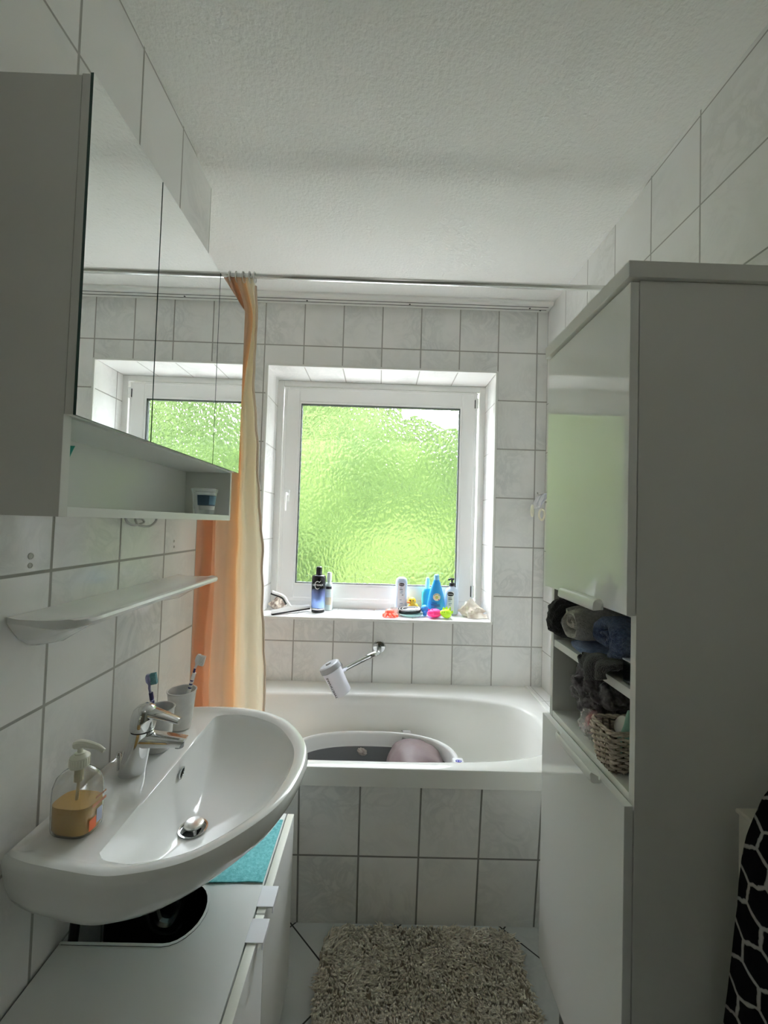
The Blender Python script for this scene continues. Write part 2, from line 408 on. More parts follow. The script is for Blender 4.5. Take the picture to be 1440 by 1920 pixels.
# ------------------------------------------------------------------ outside
def leafmat(name, c1, c2, c3, sc):
    m = D.materials.new(name); m.use_nodes = True; nt = m.node_tree; N = nt.nodes
    p = N['Principled BSDF']; p.inputs['Roughness'].default_value = .8; p.inputs['Specular IOR Level'].default_value = .1
    tc = N.new('ShaderNodeTexCoord'); a = N.new('ShaderNodeTexNoise'); a.inputs['Scale'].default_value = sc; a.inputs['Detail'].default_value = 3
    nt.links.new(tc.outputs['Object'], a.inputs['Vector'])
    nt.links.new(ramp(nt, a.outputs['Fac'], [(.36, c1), (.5, c2), (.64, c3)]), p.inputs['Base Color'])
    return m
M_leaf = leafmat('green_foliage', (.0066, .0135, .0017), (.0128, .0235, .0031), (.032, .046, .011), .8)
M_tree = leafmat('tree_foliage', (.0078, .0155, .0022), (.0140, .0250, .0038), (.042, .056, .019), .75)
b = B(); box(b, -12, 14, 2.5, 18, -1.2, -1.0); tag(mk('bounce_ground', b, noisemat('grey_bounce_ground', (.22, .215, .20), (.30, .29, .27), 3, .9), sm=0), 'grey bounce-light terrace outside the window', 'ground')  # unseen ground added in neutral grey so the bounced light stays uncoloured
def bush(name, label, cat, c, r, seed, group=None, material=None):
    b = B(); blob(b, c, r, amp=.13, sc=2.2, seed=seed, nu=64, nv=40, n=2.6)
    for v in b.verts: v.co.z = max(v.co.z, -.995)
    o = mk(name, b, material or M_leaf); tag(o, label, cat, group); return o
bush('hedge', 'broad green hedge filling the lower view behind the frosted window', 'hedge', (0.5, 7.0, .45), (7.5, .9, 2.2), 1)
bush('garden_tree', 'green tree crown at the left behind the frosted window', 'tree', (-2.7, 9.6, 2.6), (3.1, 1.3, 4.6), 8, material=M_tree)
bush('garden_tree', 'green tree crown at the right behind the frosted window', 'tree', (5.3, 10.2, 2.6), (3.2, 1.3, 4.8), 5, material=M_tree)
bush('garden_shrub', 'low green shrub in the middle behind the frosted window', 'shrub', (1.25, 12.9, 1.6), (2.2, .9, 2.95), 11, material=M_tree)
hs = thing('neighbouring_house', 'pale pink house outside, seen only in the mirror through the frosted window', 'house', (9.5, 7.0, -1))
b = B(); box(b, 6.6, 11.0, 3.2, 5.6, -1.0, 4.2); mk('house_wall', b, mat('pink_render', (.34, .24, .22), .9), hs)
b = B()
vv = [b.verts.new(p) for p in ((6.4, 3.0, 4.2), (11.2, 3.0, 4.2), (11.2, 5.8, 4.2), (6.4, 5.8, 4.2), (6.4, 4.4, 5.6), (11.2, 4.4, 5.6))]
for f in ((0, 3, 4), (1, 2, 5), (0, 1, 5, 4), (2, 3, 4, 5), (3, 2, 1, 0)): b.faces.new([vv[i] for i in f])
mk('house_roof', b, mat('red_tiles_roof', (.25, .09, .06), .9), hs)
# ------------------------------------------------------------------ materials
M_ceramic = mat('white_ceramic', (.85, .86, .85), .07, coat=.3)
M_enamel = mat('white_acrylic', (.86, .86, .83), .12, coat=.2)
M_chrome = mat('chrome', (.76, .77, .78), .05, 1.)
M_lacq = mat('white_lacquer', (.80, .81, .79), .35)
M_carc = mat('grey_white_board', (.74, .74, .71), .45)
M_gloss = mat('glossy_white_front', (.84, .85, .83), .04, coat=.25)
M_edge = mat('cream_edge_band', (.84, .85, .76), .4)
M_mirror = mat('mirror_silver', (.93, .95, .94), .0, 1.)
M_glassedge = mat('green_glass_edge', (.05, .10, .09), .2)
M_black = mat('black_plastic', (.012, .012, .013), .35)
M_greypl = mat('grey_plastic', (.30, .31, .32), .4)
M_label = mat('white_label', (.85, .86, .88), .4)
M_ink = mat('black_lettering', (.02, .02, .025), .5)
M_inkw = mat('white_lettering', (.85, .86, .86), .5)

# ------------------------------------------------------------------ curtain rail on the ceiling, curtain rod, curtain
t = thing('curtain_rail', 'white plastic ceiling curtain rail with two grooves above the window', 'curtain rail', (-.05, 2.03, ZCEIL-.012))
zc_ = ZCEIL
b = B()
prof = [(YB-.001, zc_-.001), (YB-.001, zc_-.016), (2.012, zc_-.016), (2.000, zc_-.018), (1.990, zc_-.016), (1.982, zc_-.008), (1.979, zc_-.001)]
R = [[(x, y, z) for y, z in prof] for x in (XA+.01, XR-.004)]
rings(b, R, True, True, True); mk('rail_profile', b, M_trim, t)
for y0 in (2.013, 2.040):
    b = B(); box(b, XA+.012, XR-.02, y0, y0+.0035, zc_-.0168, zc_-.0155); mk('groove', b, M_dark, t)
for x, y in ((.12, 2.03), (.73, 2.028), (.79, 2.045), (-.4, 2.03)):
    b = B(); lathe(b, [(.0045, -.0005), (.0045, .001)], (x, y, zc_-.0172), seg=12); mk('screw', b, M_dark, t)
t = thing('curtain_rod', 'thin chrome telescopic shower curtain rod spanning the room', 'curtain rod', (0, 1.46, 2.235))
b = B(); tube(b, [(-.345, 1.46, 2.235), (XR-.012, 1.46, 2.235)], .0105, 16); mk('rod_tube', b, mat('brushed_chrome', (.80, .80, .79), .18, 1), t)
b = B(); tube(b, [(XA+.012, 1.46, 2.235), (-.34, 1.46, 2.235)], .0088, 16); mk('inner_tube', b, mat('brushed_chrome_thin', (.78, .78, .78), .2, 1), t)
for x0, x1 in ((XA, XA+.014), (XR-.014, XR)):
    b = B(); tube(b, [(x0, 1.46, 2.235), (x1, 1.46, 2.235)], .018, 16); mk('end_cap', b, M_trim, t)
# curtain
cm = D.materials.new('peach_satin'); cm.use_nodes = True; nt = cm.node_tree; N = nt.nodes
p = N['Principled BSDF']; p.inputs['Roughness'].default_value = .42; p.inputs['Sheen Weight'].default_value = .35
at = N.new('ShaderNodeUVMap'); at.uv_map = 'cloth'; sp_ = N.new('ShaderNodeSeparateXYZ'); nt.links.new(at.outputs[0], sp_.inputs[0])
ccol = ramp(nt, sp_.outputs[0], [(0, (.68, .47, .34)), (.365, (.72, .52, .38)), (.385, (.92, .64, .40)), (.42, (.92, .64, .40)), (.44, (.78, .62, .48)), (.58, (.82, .68, .54)), (.62, (.90, .68, .46)), (.66, (.92, .80, .63)), (.74, (.93, .87, .75)), (1, (.93, .88, .78))])
nt.links.new(ccol, p.inputs['Base Color'])
tl = N.new('ShaderNodeBsdfTranslucent'); nt.links.new(ccol, tl.inputs['Color'])
ms = N.new('ShaderNodeMixShader'); ms.inputs[0].default_value = .55
nt.links.new(p.outputs[0], ms.inputs[1]); nt.links.new(tl.outputs[0], ms.inputs[2]); nt.links.new(ms.outputs[0], N['Material Output'].inputs['Surface'])
def lerp_tab(tab, z):
    if z >= tab[0][0]: return tab[0][1]
    for (z0, a), (z1, c) in zip(tab[:-1], tab[1:]):
        if z >= z1:
            k = (z0-z)/(z0-z1); k = k*k*(3-2*k); return a+(c-a)*k
    return tab[-1][1]
right = [(2.25, -.482), (2.07, -.470), (1.877, -.474), (1.588, -.449), (1.207, -.417), (.692, -.389), (.40, -.380)]
left = [(2.25, -.600), (2.10, -.545), (1.6, -.640), (1.33, -.700), (.7, -.720), (.40, -.73)]
folds = [0, .10, .26, .31, .37, .45, .56, .63, .68, .80, .92, 1.0]
fdep = [-.03, .03, .045, -.035, -.04, .035, .02, -.05, -.035, .015, -.02, .01]
tc_ = thing('shower_curtain', 'peach and cream satin shower curtain with orange stripes hanging beside the window', 'shower curtain', (-.52, 1.47, 2.235))
b = B()
NU, NV = 110, 70
def fold(s):
    for k in range(len(folds)-1):
        if s <= folds[k+1]:
            q = (s-folds[k])/(folds[k+1]-folds[k]); q = q*q*(3-2*q); return fdep[k]+(fdep[k+1]-fdep[k])*q
    return fdep[-1]
grid = []
for i in range(NU+1):
    s = i/NU; col_ = []
    for j in range(NV+1):
        z = 2.243-(2.243-.42)*j/NV
        l, r = lerp_tab(left, z), lerp_tab(right, z)
        amp = .75+.5*min(1, (2.24-z)/1.0)
        wob = .010*noise.noise(Vector((s*5, z*3.2, 1.0)))+.004*noise.noise(Vector((s*14, z*9, 4.0)))
        e = max(0, (s-.93)/.07)
        x = l+(r-l)*s+.5*wob+e*.006*noise.noise(Vector((3, z*14, 2)))
        y = 1.475-fold(s)*amp*.62+wob*.9
        if z > 2.18: y += (1.462-y)*min(1, (z-2.18)/.05)*.55
        col_.append(b.verts.new((x, y, z)))
    grid.append(col_)
uvl = b.loops.layers.uv.new('cloth')
for i in range(NU):
    for j in range(NV):
        f = b.faces.new((grid[i][j], grid[i+1][j], grid[i+1][j+1], grid[i][j+1]))
        for lp, (a, c) in zip(f.loops, ((i, j), (i+1, j), (i+1, j+1), (i, j+1))): lp[uvl].uv = (a/NU, c/NV)
cl = mk('curtain_cloth', b, cm, tc_, sm=60)
md = cl.modifiers.new('thickness', 'SOLIDIFY'); md.thickness = .0012; md.offset = 0
# hem along the right edge
b = B()
pts = []
for j in range(NV+1):
    z = 2.20-(2.20-.43)*j/NV; pts.append((lerp_tab(right, z)+.002+.006*noise.noise(Vector((3, z*14, 2))), 1.470-.006+.01*noise.noise(Vector((5, z*3.2, 1))), z))
tube(b, pts, .0045, 6); mk('hem', b, mat('cream_hem', (.78, .62, .48), .6), tc_)
for k, x in enumerate((-.568, -.545, -.520, -.497, -.480)):
    b = B(); pts = [(x, 1.46+.0165*math.sin(a), 2.232+.018*math.cos(a)-.003) for a in [2*PI*q/16 for q in range(17)]]
    tube(b, pts, .0022, 6, cap=False); mk('curtain_ring', b, mat('white_curtain_ring', (.8, .8, .78), .3), tc_)

# ------------------------------------------------------------------ bath
def sell(t, a, c, n):
    ct, st = math.cos(t), math.sin(t)
    return (a*math.copysign(abs(ct)**(2/n), ct), c*math.copysign(abs(st)**(2/n), st))
t = thing('bathtub', 'white built-in bathtub with a rounded inside under the window', 'bathtub', (-.09, 1.7, 0))
b = B(); NT = 96; cx_, cy_ = -.09, 1.655
X0, X1, Y0, Y1 = XA+.004, .758, 1.345, YB-.003
def outer(th, ins=0.):
    dx, dy = math.cos(th), math.sin(th)
    tx = ((X1-ins-cx_) if dx > 0 else (X0+ins-cx_))/dx if abs(dx) > 1e-6 else 1e9
    ty = ((Y1-ins-cy_) if dy > 0 else (Y0+ins-cy_))/dy if abs(dy) > 1e-6 else 1e9
    k = min(tx, ty); return (cx_+dx*k, cy_+dy*k)
TH = []
# directions that hit the corners exactly, plus an even spread
cor = [math.atan2(y-cy_, x-cx_) for x in (X0, X1) for y in (Y0, Y1)]
per = []
for i in range(NT):
    per.append(-PI+2*PI*i/NT)
# angles spaced by the inner contour
def innerpt(u, a=.77, c=.262, n=3.6): 
    x, y = sell(u, a, c, n); return x, y
ths = []
for i in range(400):
    u = -PI+2*PI*i/400; x, y = innerpt(u); ths.append(math.atan2(y, x))
# resample along perimeter length
pl = [innerpt(-PI+2*PI*i/2000) for i in range(2001)]
Ls = [0]
for a, c in zip(pl[:-1], pl[1:]): Ls.append(Ls[-1]+math.hypot(c[0]-a[0], c[1]-a[1]))
TH = []; k = 0
for i in range(NT):
    L_ = Ls[-1]*i/NT
    while Ls[k+1] < L_: k += 1
    TH.append(math.atan2(pl[k][1], pl[k][0]))
for c in cor:
    j = min(range(NT), key=lambda i: abs((TH[i]-c+PI) % (2*PI)-PI)); TH[j] = c
def inner_at(th, a, c, n, ox=0):
    dx, dy = math.cos(th), math.sin(th)
    k = ((abs(dx)/a)**n+(abs(dy)/c)**n)**(-1/n)
    return (cx_+ox+dx*k, cy_+dy*k)
zr_ = .556
R = [[(*outer(th, .012), .494) for th in TH], [(*outer(th), .496) for th in TH], [(*outer(th), zr_-.008) for th in TH], [(*outer(th, .002), zr_-.002) for th in TH], [(*outer(th, .008), zr_) for th in TH]]
R.append([(*inner_at(th, .786, .276, 3.6), zr_) for th in TH])
R.append([(*inner_at(th, .776, .267, 3.6), zr_-.003) for th in TH])
R.append([(*inner_at(th, .768, .260, 3.6), zr_-.012) for th in TH])
for s, z in ((.985, .50), (.955, .40), (.915, .28), (.87, .20), (.80, .155), (.66, .135), (.4, .130), (.05, .128)):
    R.append([(*inner_at(th, .77*s, .262*(s**.75), 3.4, -.03*(1-s)), z) for th in TH])
rings(b, R, True, False, True); mk('tub_shell', b, M_enamel, t, sm=50)
b = B(); lathe(b, [(.024, .131), (.026, .134), (.02, .137), (.002, .138)], (-.75, 1.655, 0), seg=20); mk('tub_drain', b, M_chrome, t)

# ------------------------------------------------------------------ washbasin
t = thing('washbasin', 'white ceramic wall-hung washbasin with a half-round front', 'washbasin', (XL, .97, .60))
OUT_ = [(XL+.001, .700), (-.575, .688), (-.541, .680), (-.439, .663), (-.386, .666), (-.313, .688), (-.257, .730), (-.199, .803), (-.170, .870), (-.156, .964), (-.162, 1.040), (-.186, 1.106), (-.245, 1.190), (-.32, 1.240), (-.391, 1.262), (-.461, 1.268), (-.549, 1.262), (XL+.001, 1.248)]
INN_ = [(-.463, .722), (-.454, .710), (-.430, .704), (-.393, .701), (-.327, .716), (-.267, .760), (-.212, .850), (-.190, .958), (-.190, 1.045), (-.232, 1.135), (-.309, 1.200), (-.375, 1.225), (-.430, 1.230), (-.458, 1.220), (-.465, 1.205)]
def densify(P, close=False):
    out_ = []
    for q in smooth_path([(x, y, 0) for x, y in P], 8): out_.append((q.x, q.y))
    return out_
BCX, BCY = -.405, .962
def polar(poly):
    n = len(poly)
    def r(th):
        dx, dy = math.cos(th), math.sin(th); best = None
        for k in range(n):
            (x0, y0), (x1, y1) = poly[k], poly[(k+1) % n]
            ex, ey = x1-x0, y1-y0; den = dx*ey-dy*ex
            if abs(den) < 1e-12: continue
            t_ = ((x0-BCX)*ey-(y0-BCY)*ex)/den; u_ = ((x0-BCX)*dy-(y0-BCY)*dx)/den
            if t_ > 0 and -1e-9 <= u_ <= 1+1e-9: best = t_ if best is None else min(best, t_)
        return best
    return r
OUTP, INNP = densify(OUT_), densify(INN_)
r_out, r_in = polar(OUTP), polar(INNP)
NB = 144
THB = [2*PI*i/NB for i in range(NB)]
for px_, py_ in (OUT_[0], OUT_[-1], INN_[0], INN_[-1]):
    v = math.atan2(py_-BCY, px_-BCX) % (2*PI); j = min(range(NB), key=lambda i: abs((THB[i]-v+PI) % (2*PI)-PI)); THB[j] = v
RO = [r_out(a) for a in THB]; RI = [r_in(a) for a in THB]
def po(i, ins=0., sx_=1., sy_=1.):
    x, y = BCX+RO[i]*math.cos(THB[i]), BCY+RO[i]*math.sin(THB[i])
    if ins:
        back = x < XL+.0015
        d = Vector((BCX-x, BCY-y)).normalized()*ins
        if back: d = Vector((ins*.35, max(-ins, min(ins, (BCY-y)*.05))))
        x, y = x+d.x, y+d.y
    return (XL+.001+(x-XL-.001)*sx_, .965+(y-.965)*sy_)
def pi_(i, s=1., c=None):
    return (BCX+RI[i]*s*math.cos(THB[i]), BCY+RI[i]*s*math.sin(THB[i]))
dr0 = Vector((-.402, .950))
zb, zt_ = .642, .770
R = []
IX = range(NB)
R.append([(dr0.x+math.cos(THB[i])*.026, dr0.y+math.sin(THB[i])*.026, zb-.014) for i in IX])
for s in (0., .05, .15, .3, .45, .6, .72, .82, .90, .95, .98):
    row = []
    for i in IX:
        d = dr0+Vector((math.cos(THB[i]), math.sin(THB[i])))*.026; q = Vector(pi_(i)); w = d+(q-d)*s
        row.append((w.x, w.y, zb+(zt_-.007-zb)*(.10*s+.90*s**2.5)))
    R.append(row)
def mixr(i, k, z, ins=.034):
    a = pi_(i); o_ = po(i, ins); 
    return (a[0]+(o_[0]-a[0])*k, a[1]+(o_[1]-a[1])*k, z)
def near(i): return 1. if RO[i]-RI[i] < .05 else 0.
R.append([mixr(i, 0, zt_-.003) for i in IX])
R.append([mixr(i, .04, zt_-.0005) for i in IX])
R.append([mixr(i, .5, zt_) for i in IX])
R.append([mixr(i, .96, zt_+.001) for i in IX])
for ins, dz in ((.028, .0045), (.020, .0085), (.012, .0095), (.005, .0075), (.001, .001), (0, -.008)):
    R.append([(*po(i, ins), zt_+dz) for i in IX])
for z, sx_, sy_ in ((.745, .985, .990), (.718, .945, .965), (.694, .885, .93), (.672, .805, .885), (.654, .71, .82), (.640, .60, .74), (.628, .48, .62), (.618, .3, .45)):
    R.append([(*po(i, 0, sx_, sy_), z) for i in IX])
rings(b := B(), R, True, False, True); mk('basin', b, M_ceramic, t, sm=40)
b = B(); lathe(b, [(.0265, .6425), (.031, .6445), (.0315, .6465), (.0275, .6465), (.0265, .640), (.0262, .629)], (dr0.x, dr0.y, 0), seg=36, cap=False); dn = mk('drain_ring', b, M_chrome, t)
b = B(); lathe(b, [(.026, .628), (.0005, .6282)], (dr0.x, dr0.y, 0), seg=30, cap=False); mk('drain_hole', b, M_dark, dn)
b = B(); lathe(b, [(.006, .6285), (.006, .650), (.0205, .653), (.0215, .656), (.020, .6585), (.012, .6605), (.0005, .661)], (dr0.x+.002, dr0.y, 0), seg=32); mk('drain_plug', b, mat('satin_plug', (.72, .72, .70), .25, 1), dn)
b = B(); lathe(b, [(.013, 0), (.013, .0028), (.0105, .0035), (.010, .001), (.0005, .001)], (-.4575, 1.0, .738), M=Matrix.Rotation(PI/2+.12, 3, 'Y'), seg=20, sx=1.15); ov = mk('overflow_hole', b, M_chrome, t)
b = B(); lathe(b, [(.009, .0012), (.0085, .0018), (.0005, .0018)], (-.4575, 1.0, .738), M=Matrix.Rotation(PI/2+.12, 3, 'Y'), seg=20, sx=1.15); mk('overflow_opening', b, M_dark, ov)

# faucet
t = thing('basin_faucet', 'chrome single-lever mixer tap standing on the back of the washbasin', 'faucet', (-.537, .945, .771))
FX, FY, FZ = -.537, .945, .7705
b = B(); RR = []
for k in range(13):
    q = k/12; z = FZ+.0945*q
    cxx = FX-.006+.019*q; rx = .0275-.0035*q; ry = .0265-.0025*q
    RR.append([(cxx+rx*math.cos(a), FY+ry*math.sin(a), z) for a in [2*PI*i/36 for i in range(36)]])
rings(b, RR, True, True, True); mk('faucet_body', b, M_chrome, t)
b = B(); RR = []
for k in range(13):
    q = k/12; x = FX+.012+.096*q; z = FZ+.0755-.002*q-.003*q*q; w = .0235-.0065*q; h = .0185-.0085*q
    RR.append([(x+.006*math.sin(a)*q, FY+w*math.copysign(abs(math.cos(a))**.75, math.cos(a)), z+h*math.copysign(abs(math.sin(a))**.85, math.sin(a))) for a in [2*PI*i/28 for i in range(28)]])
rings(b, RR, True, True, True); mk('spout', b, M_chrome, t, sm=40)
b = B(); lathe(b, [(.0095, -.005), (.010, .003), (.0005, .004)], (FX+.098, FY, FZ+.0635), seg=20); mk('aerator', b, M_greypl, t)
b = B(); lathe(b, [(.0225, .0946), (.0225, .0974)], (FX+.0135, FY, FZ), seg=36); mk('lever_gap', b, M_dark, t)
b = B(); RR = []
for z, r, ox in ((.0975, .0245, .0135), (.100, .0262, .0135), (.112, .0268, .0145), (.126, .0262, .016), (.138, .0240, .018), (.147, .0185, .021), (.1525, .010, .023), (.1535, .002, .023)):
    RR.append([(FX+ox+r*math.cos(a), FY+r*math.sin(a), FZ+z-(.16*r*math.cos(a) if z > .12 else 0)) for a in [2*PI*i/36 for i in range(36)]])
rings(b, RR, True, True, True); lv = mk('lever_head', b, M_chrome, t, sm=50)
b = B(); RR = []
for k in range(11):
    q = k/10; x = FX+.022+.075*q; z = FZ+.136-.014*q-.006*q*q; w = .0205-.0085*q; h = .0125-.0065*q
    RR.append([(x, FY+w*math.cos(a), z+h*math.sin(a)) for a in [2*PI*i/24 for i in range(24)]])
rings(b, RR, True, True, True); mk('lever_arm', b, M_chrome, lv, sm=50)
b = B(); tube(b, [(FX-.040, FY+.004, FZ), (FX-.040, FY+.004, FZ+.030)], .0028, 8); lathe(b, [(.003, .028), (.0062, .031), (.0068, .036), (.0045, .041), (.0005, .042)], (FX-.040, FY+.004, FZ), seg=14); mk('pop_up_knob', b, M_chrome, t)

# trap below the basin
t = thing('basin_trap', 'dark drain pipe and wall bracket under the washbasin', 'drain pipe', (-.5, .92, .56))
b = B(); tube(b, smooth_path([(-.405, .948, .596), (-.405, .948, .50), (-.43, .948, .44), (-.47, .948, .44), (-.49, .948, .48), (-.53, .948, .50), (-.608, .948, .50)], 6), .017, 14); mk('trap_pipe', b, mat('dark_chrome_pipe', (.35, .35, .35), .25, 1), t)
b = B(); tube(b, smooth_path([(-.600, .87, .595), (-.588, .855, .56), (-.586, .848, .53), (-.592, .846, .44)], 5), .009, 10); mk('supply_hose', b, M_black, t)
b = B(); box(b, -.59, -.50, .835, .85, .586, .600, .003); mk('bracket', b, mat('zinc_bracket', (.3, .3, .3), .4, 1), t)

# ------------------------------------------------------------------ vanity cabinet
t = thing('vanity_cabinet', 'low white two-door vanity cabinet with pipe cutout under the washbasin', 'vanity cabinet', (-.42, .905, 0))
VX0, VX1, VY0, VY1, VZ = XL+.006, -.2435, .603, 1.207, .502
def cut_outline():
    P = [(VX0, .832), (-.405, .832)]
    for k in range(1, 13):
        a = -PI/2+PI*k/13; P.append((-.405+.060*math.cos(a)*1.0, .905+.073*math.sin(a)))
    P += [(-.405, .978), (VX0, .978)]; return P
cut = cut_outline()
b = B()
def ext(bm, poly, z0, z1):
    lo_ = [bm.verts.new((x, y, z0)) for x, y in poly]; hi_ = [bm.verts.new((x, y, z1)) for x, y in poly]
    bm.faces.new(hi_); bm.faces.new(lo_[::-1])
    for i in range(len(poly)):
        j = (i+1) % len(poly); bm.faces.new((lo_[i], lo_[j], hi_[j], hi_[i]))
# top in two halves that meet at the round end of the cut
near = [(VX0, VY0), (VX1, VY0), (VX1, .905)]+[(x, y) for x, y in cut[::-1] if y <= .906 and x > VX0-1 and y < .9051]
near = [(VX0, VY0), (VX1, VY0), (VX1, .905), (-.345, .905)]+[p_ for p_ in cut if p_[1] < .905][::-1]
far = [(VX0, VY1), (VX0, .978)]+[p_ for p_ in cut if p_[1] > .9051 and p_ != (VX0, .978)][::-1]+[(-.345, .905), (VX1, .905), (VX1, VY1)]
ext(b, near, VZ-.016, VZ); ext(b, far, VZ-.016, VZ)
mk('top_board', b, M_lacq, t, sm=30)
b = B()
lo_ = [(x, y, VZ-.001) for x, y in cut]
ins = [(VX0, .838)]+[(-.405, .838)]+[(-.405+.054*math.cos(-PI/2+PI*k/13), .905+.067*math.sin(-PI/2+PI*k/13)) for k in range(1, 13)]+[(-.405, .972), (VX0, .972)]
for (x0, y0), (x1, y1), (a0, b0), (a1, b1) in zip(cut[:-1], cut[1:], ins[:-1], ins[1:]):
    q = [b.verts.new(p_) for p_ in ((x0, y0, VZ+.0012), (x1, y1, VZ+.0012), (a1, b1, VZ+.0012), (a0, b0, VZ+.0012), (a0, b0, VZ-.30), (a1, b1, VZ-.30))]
    b.faces.new(q[:4]); b.faces.new((q[3], q[2], q[5], q[4]))
bmesh.ops.remove_doubles(b, verts=b.verts, dist=1e-5)
mi = mk('cutout_edge', b, [M_white, M_black], t, sm=0)
for p_ in mi.data.polygons: p_.material_index = 0 if abs(p_.normal.z) > .5 else 1
for y0, y1 in ((VY0, VY0+.016), (VY1-.016, VY1)):
    b = B(); box(b, VX0, VX1, y0, y1, .02, VZ-.0162, .001); mk('side_panel', b, M_lacq, t)
b = B(); box(b, VX0, VX1-.002, VY0+.0162, VY1-.0162, .02, .036); mk('bottom_board', b, M_lacq, t)
b = B(); box(b, VX0+.02, VX1-.05, VY0+.01, VY1-.01, 0, .0195); mk('plinth', b, M_greypl, t)
for k, (y0, y1) in enumerate(((VY0-.001, .9035), (.9075, VY1+.001))):
    b = B(); box(b, VX1+.003, -.2215, y0, y1, .035, VZ-.001, .001)
    d_ = mk('door', b, [M_lacq, M_edge], t, sm=30)
    for p_ in d_.data.polygons: p_.material_index = 1 if p_.normal.z > .8 else 0
    ya, yb_ = ((.842, .892) if k == 0 else (.919, .970))
    b = B(); box(b, VX1-.0005, -.207, ya, yb_, VZ, VZ+.0022, .0006); box(b, -.2095, -.2073, ya, yb_, VZ-.012, VZ+.0005)
    mk('handle', b, mat('white_metal_pull_%s' % 'ab'[k], (.90, .91, .95), .3), d_, label='flat white pull folded over the door top')
b = B(); solid_sheet(b, lambda u, v: (-.50+(.2535)*u, .977+.20*v+.002*math.sin(u*9), VZ+.0012+.0012*noise.noise(Vector((u*6, v*6, 3)))), 40, 30, .0025)
tag(mk('cleaning_cloth', b, noisemat('teal_fleece', (.10, .42, .45), (.22, .62, .64), 130, .9, bump=(300, .6, .002), sheen=.3)), 'turquoise fleece cloth lying on the white vanity cabinet', 'cloth')

# ------------------------------------------------------------------ mirror cabinet
t = thing('mirror_cabinet', 'white wall cabinet with three mirror doors over an open shelf', 'mirror cabinet', (-.54, .93, 1.345))
CX0, CX1, CY0, CY1, CZ0, CZ1 = XL+.001, -.466, .596, 1.275, 1.345, 2.008
for y0, y1 in ((CY0, CY0+.016), (CY1-.010, CY1)):
    b = B(); box(b, CX0, CX1, y0, y1, CZ0, CZ1, .0008); mk('side_panel', b, M_carc, t)
for nm, z0, z1 in (('bottom_board', CZ0, CZ0+.0155), ('middle_board', 1.492, 1.510), ('top_board', CZ1-.016, CZ1-.0005)):
    b = B(); box(b, CX0, CX1-.0003, CY0+.0162, CY1-.0102, z0, z1, .0006); mk(nm, b, M_lacq, t)
b = B(); box(b, CX0, CX0+.008, CY0+.0163, CY1-.0103, CZ0+.0157, CZ1-.0165); mk('back_board', b, mat('satin_grey_white', (.74, .75, .72), .22), t)
for y0, y1 in ((.5955, .7882), (.7918, 1.0808), (1.0843, 1.281)):
    b = B(); box(b, -.4650, -.4525, y0, y1, 1.495, 2.010, .0008); d_ = mk('mirror_door', b, M_carc, t)
    b = B(); box(b, -.4524, -.4480, y0, y1, 1.4945, 2.0115)
    mm = mk('mirror', b, [M_mirror, M_glassedge], d_, sm=0)
    for p_ in mm.data.polygons: p_.material_index = 0 if p_.normal.x > .8 else 1
# cable under the cabinet
b = B(); tube(b, smooth_path([(-.595, .955, 1.352), (-.592, .962, 1.336), (-.592, .99, 1.328), (-.592, 1.03, 1.334), (-.592, 1.02, 1.344), (-.592, .995, 1.342), (-.592, 1.01, 1.328), (-.592, 1.055, 1.325), (-.592, 1.085, 1.338), (-.594, 1.09, 1.352)], 6), .0028, 8)
tag(mk('power_cable', b, mat('grey_cable', (.55, .55, .55), .5)), 'thin grey cable looped under the mirror cabinet', 'cable')

# ceramic wall shelf
t = thing('wall_shelf', 'long glossy white ceramic shelf on the tiled wall below the mirror cabinet', 'wall shelf', (XL, .97, 1.17))
b = B(); S0, S1 = .685, 1.262
def shelf_pt(u, v):
    """u along the wall; v round the section: top back -> front -> underside back"""
    e = min(u, 1-u)*(S1-S0); k = min(1, e/.030); rd = math.sqrt(max(0, 1-(1-k)**2)); dep = .135*(.80+.20*rd)
    return dep
NS = 90; RR = []
for i in range(NS+1):
    u = i/NS; u = .5-.5*math.cos(PI*u); y = S0+(S1-S0)*u
    e = min(u, 1-u)*(S1-S0); k = min(1, e/.035); rd = math.sqrt(max(0, 1-(1-k)**2)); dep = .130*(.84+.16*rd)
    kk = min(1, max(0, (e-.012)/.06)); kk = kk*kk*(3-2*kk)
    tb = [(0, .006), (.008, .018), (.025, .040), (.048, .056), (.073, .063), (.092, .054), (.115, .038), (.15, .026), (.3, .022)]
    drop = tb[-1][1] if e >= .3 else next(a[1]+(c[1]-a[1])*(e-a[0])/(c[0]-a[0]) for a, c in zip(tb[:-1], tb[1:]) if e <= c[0])
    sec = [(0, .004), (.02, .0006), (dep*.5, 0), (dep-.022, .001), (dep-.010, .0035), (dep-.003, .002), (dep, -.003), (dep-.002, -.009), (dep-.010, -.0125), (dep*.72, -.016-.1*(drop-.02)), (dep*.5, -.018-.45*(drop-.02)), (dep*.3, -.02-.8*(drop-.02)), (.0, -drop)]
    sk = (1-k)*.010
    RR.append([(XL+.0008+x_, y, 1.1715+z_-(sk if z_ > -.004 else -sk*.2)*0) for x_, z_ in sec])
rings(b, RR, True, True, True); mk('shelf_body', b, M_ceramic, t, sm=45)
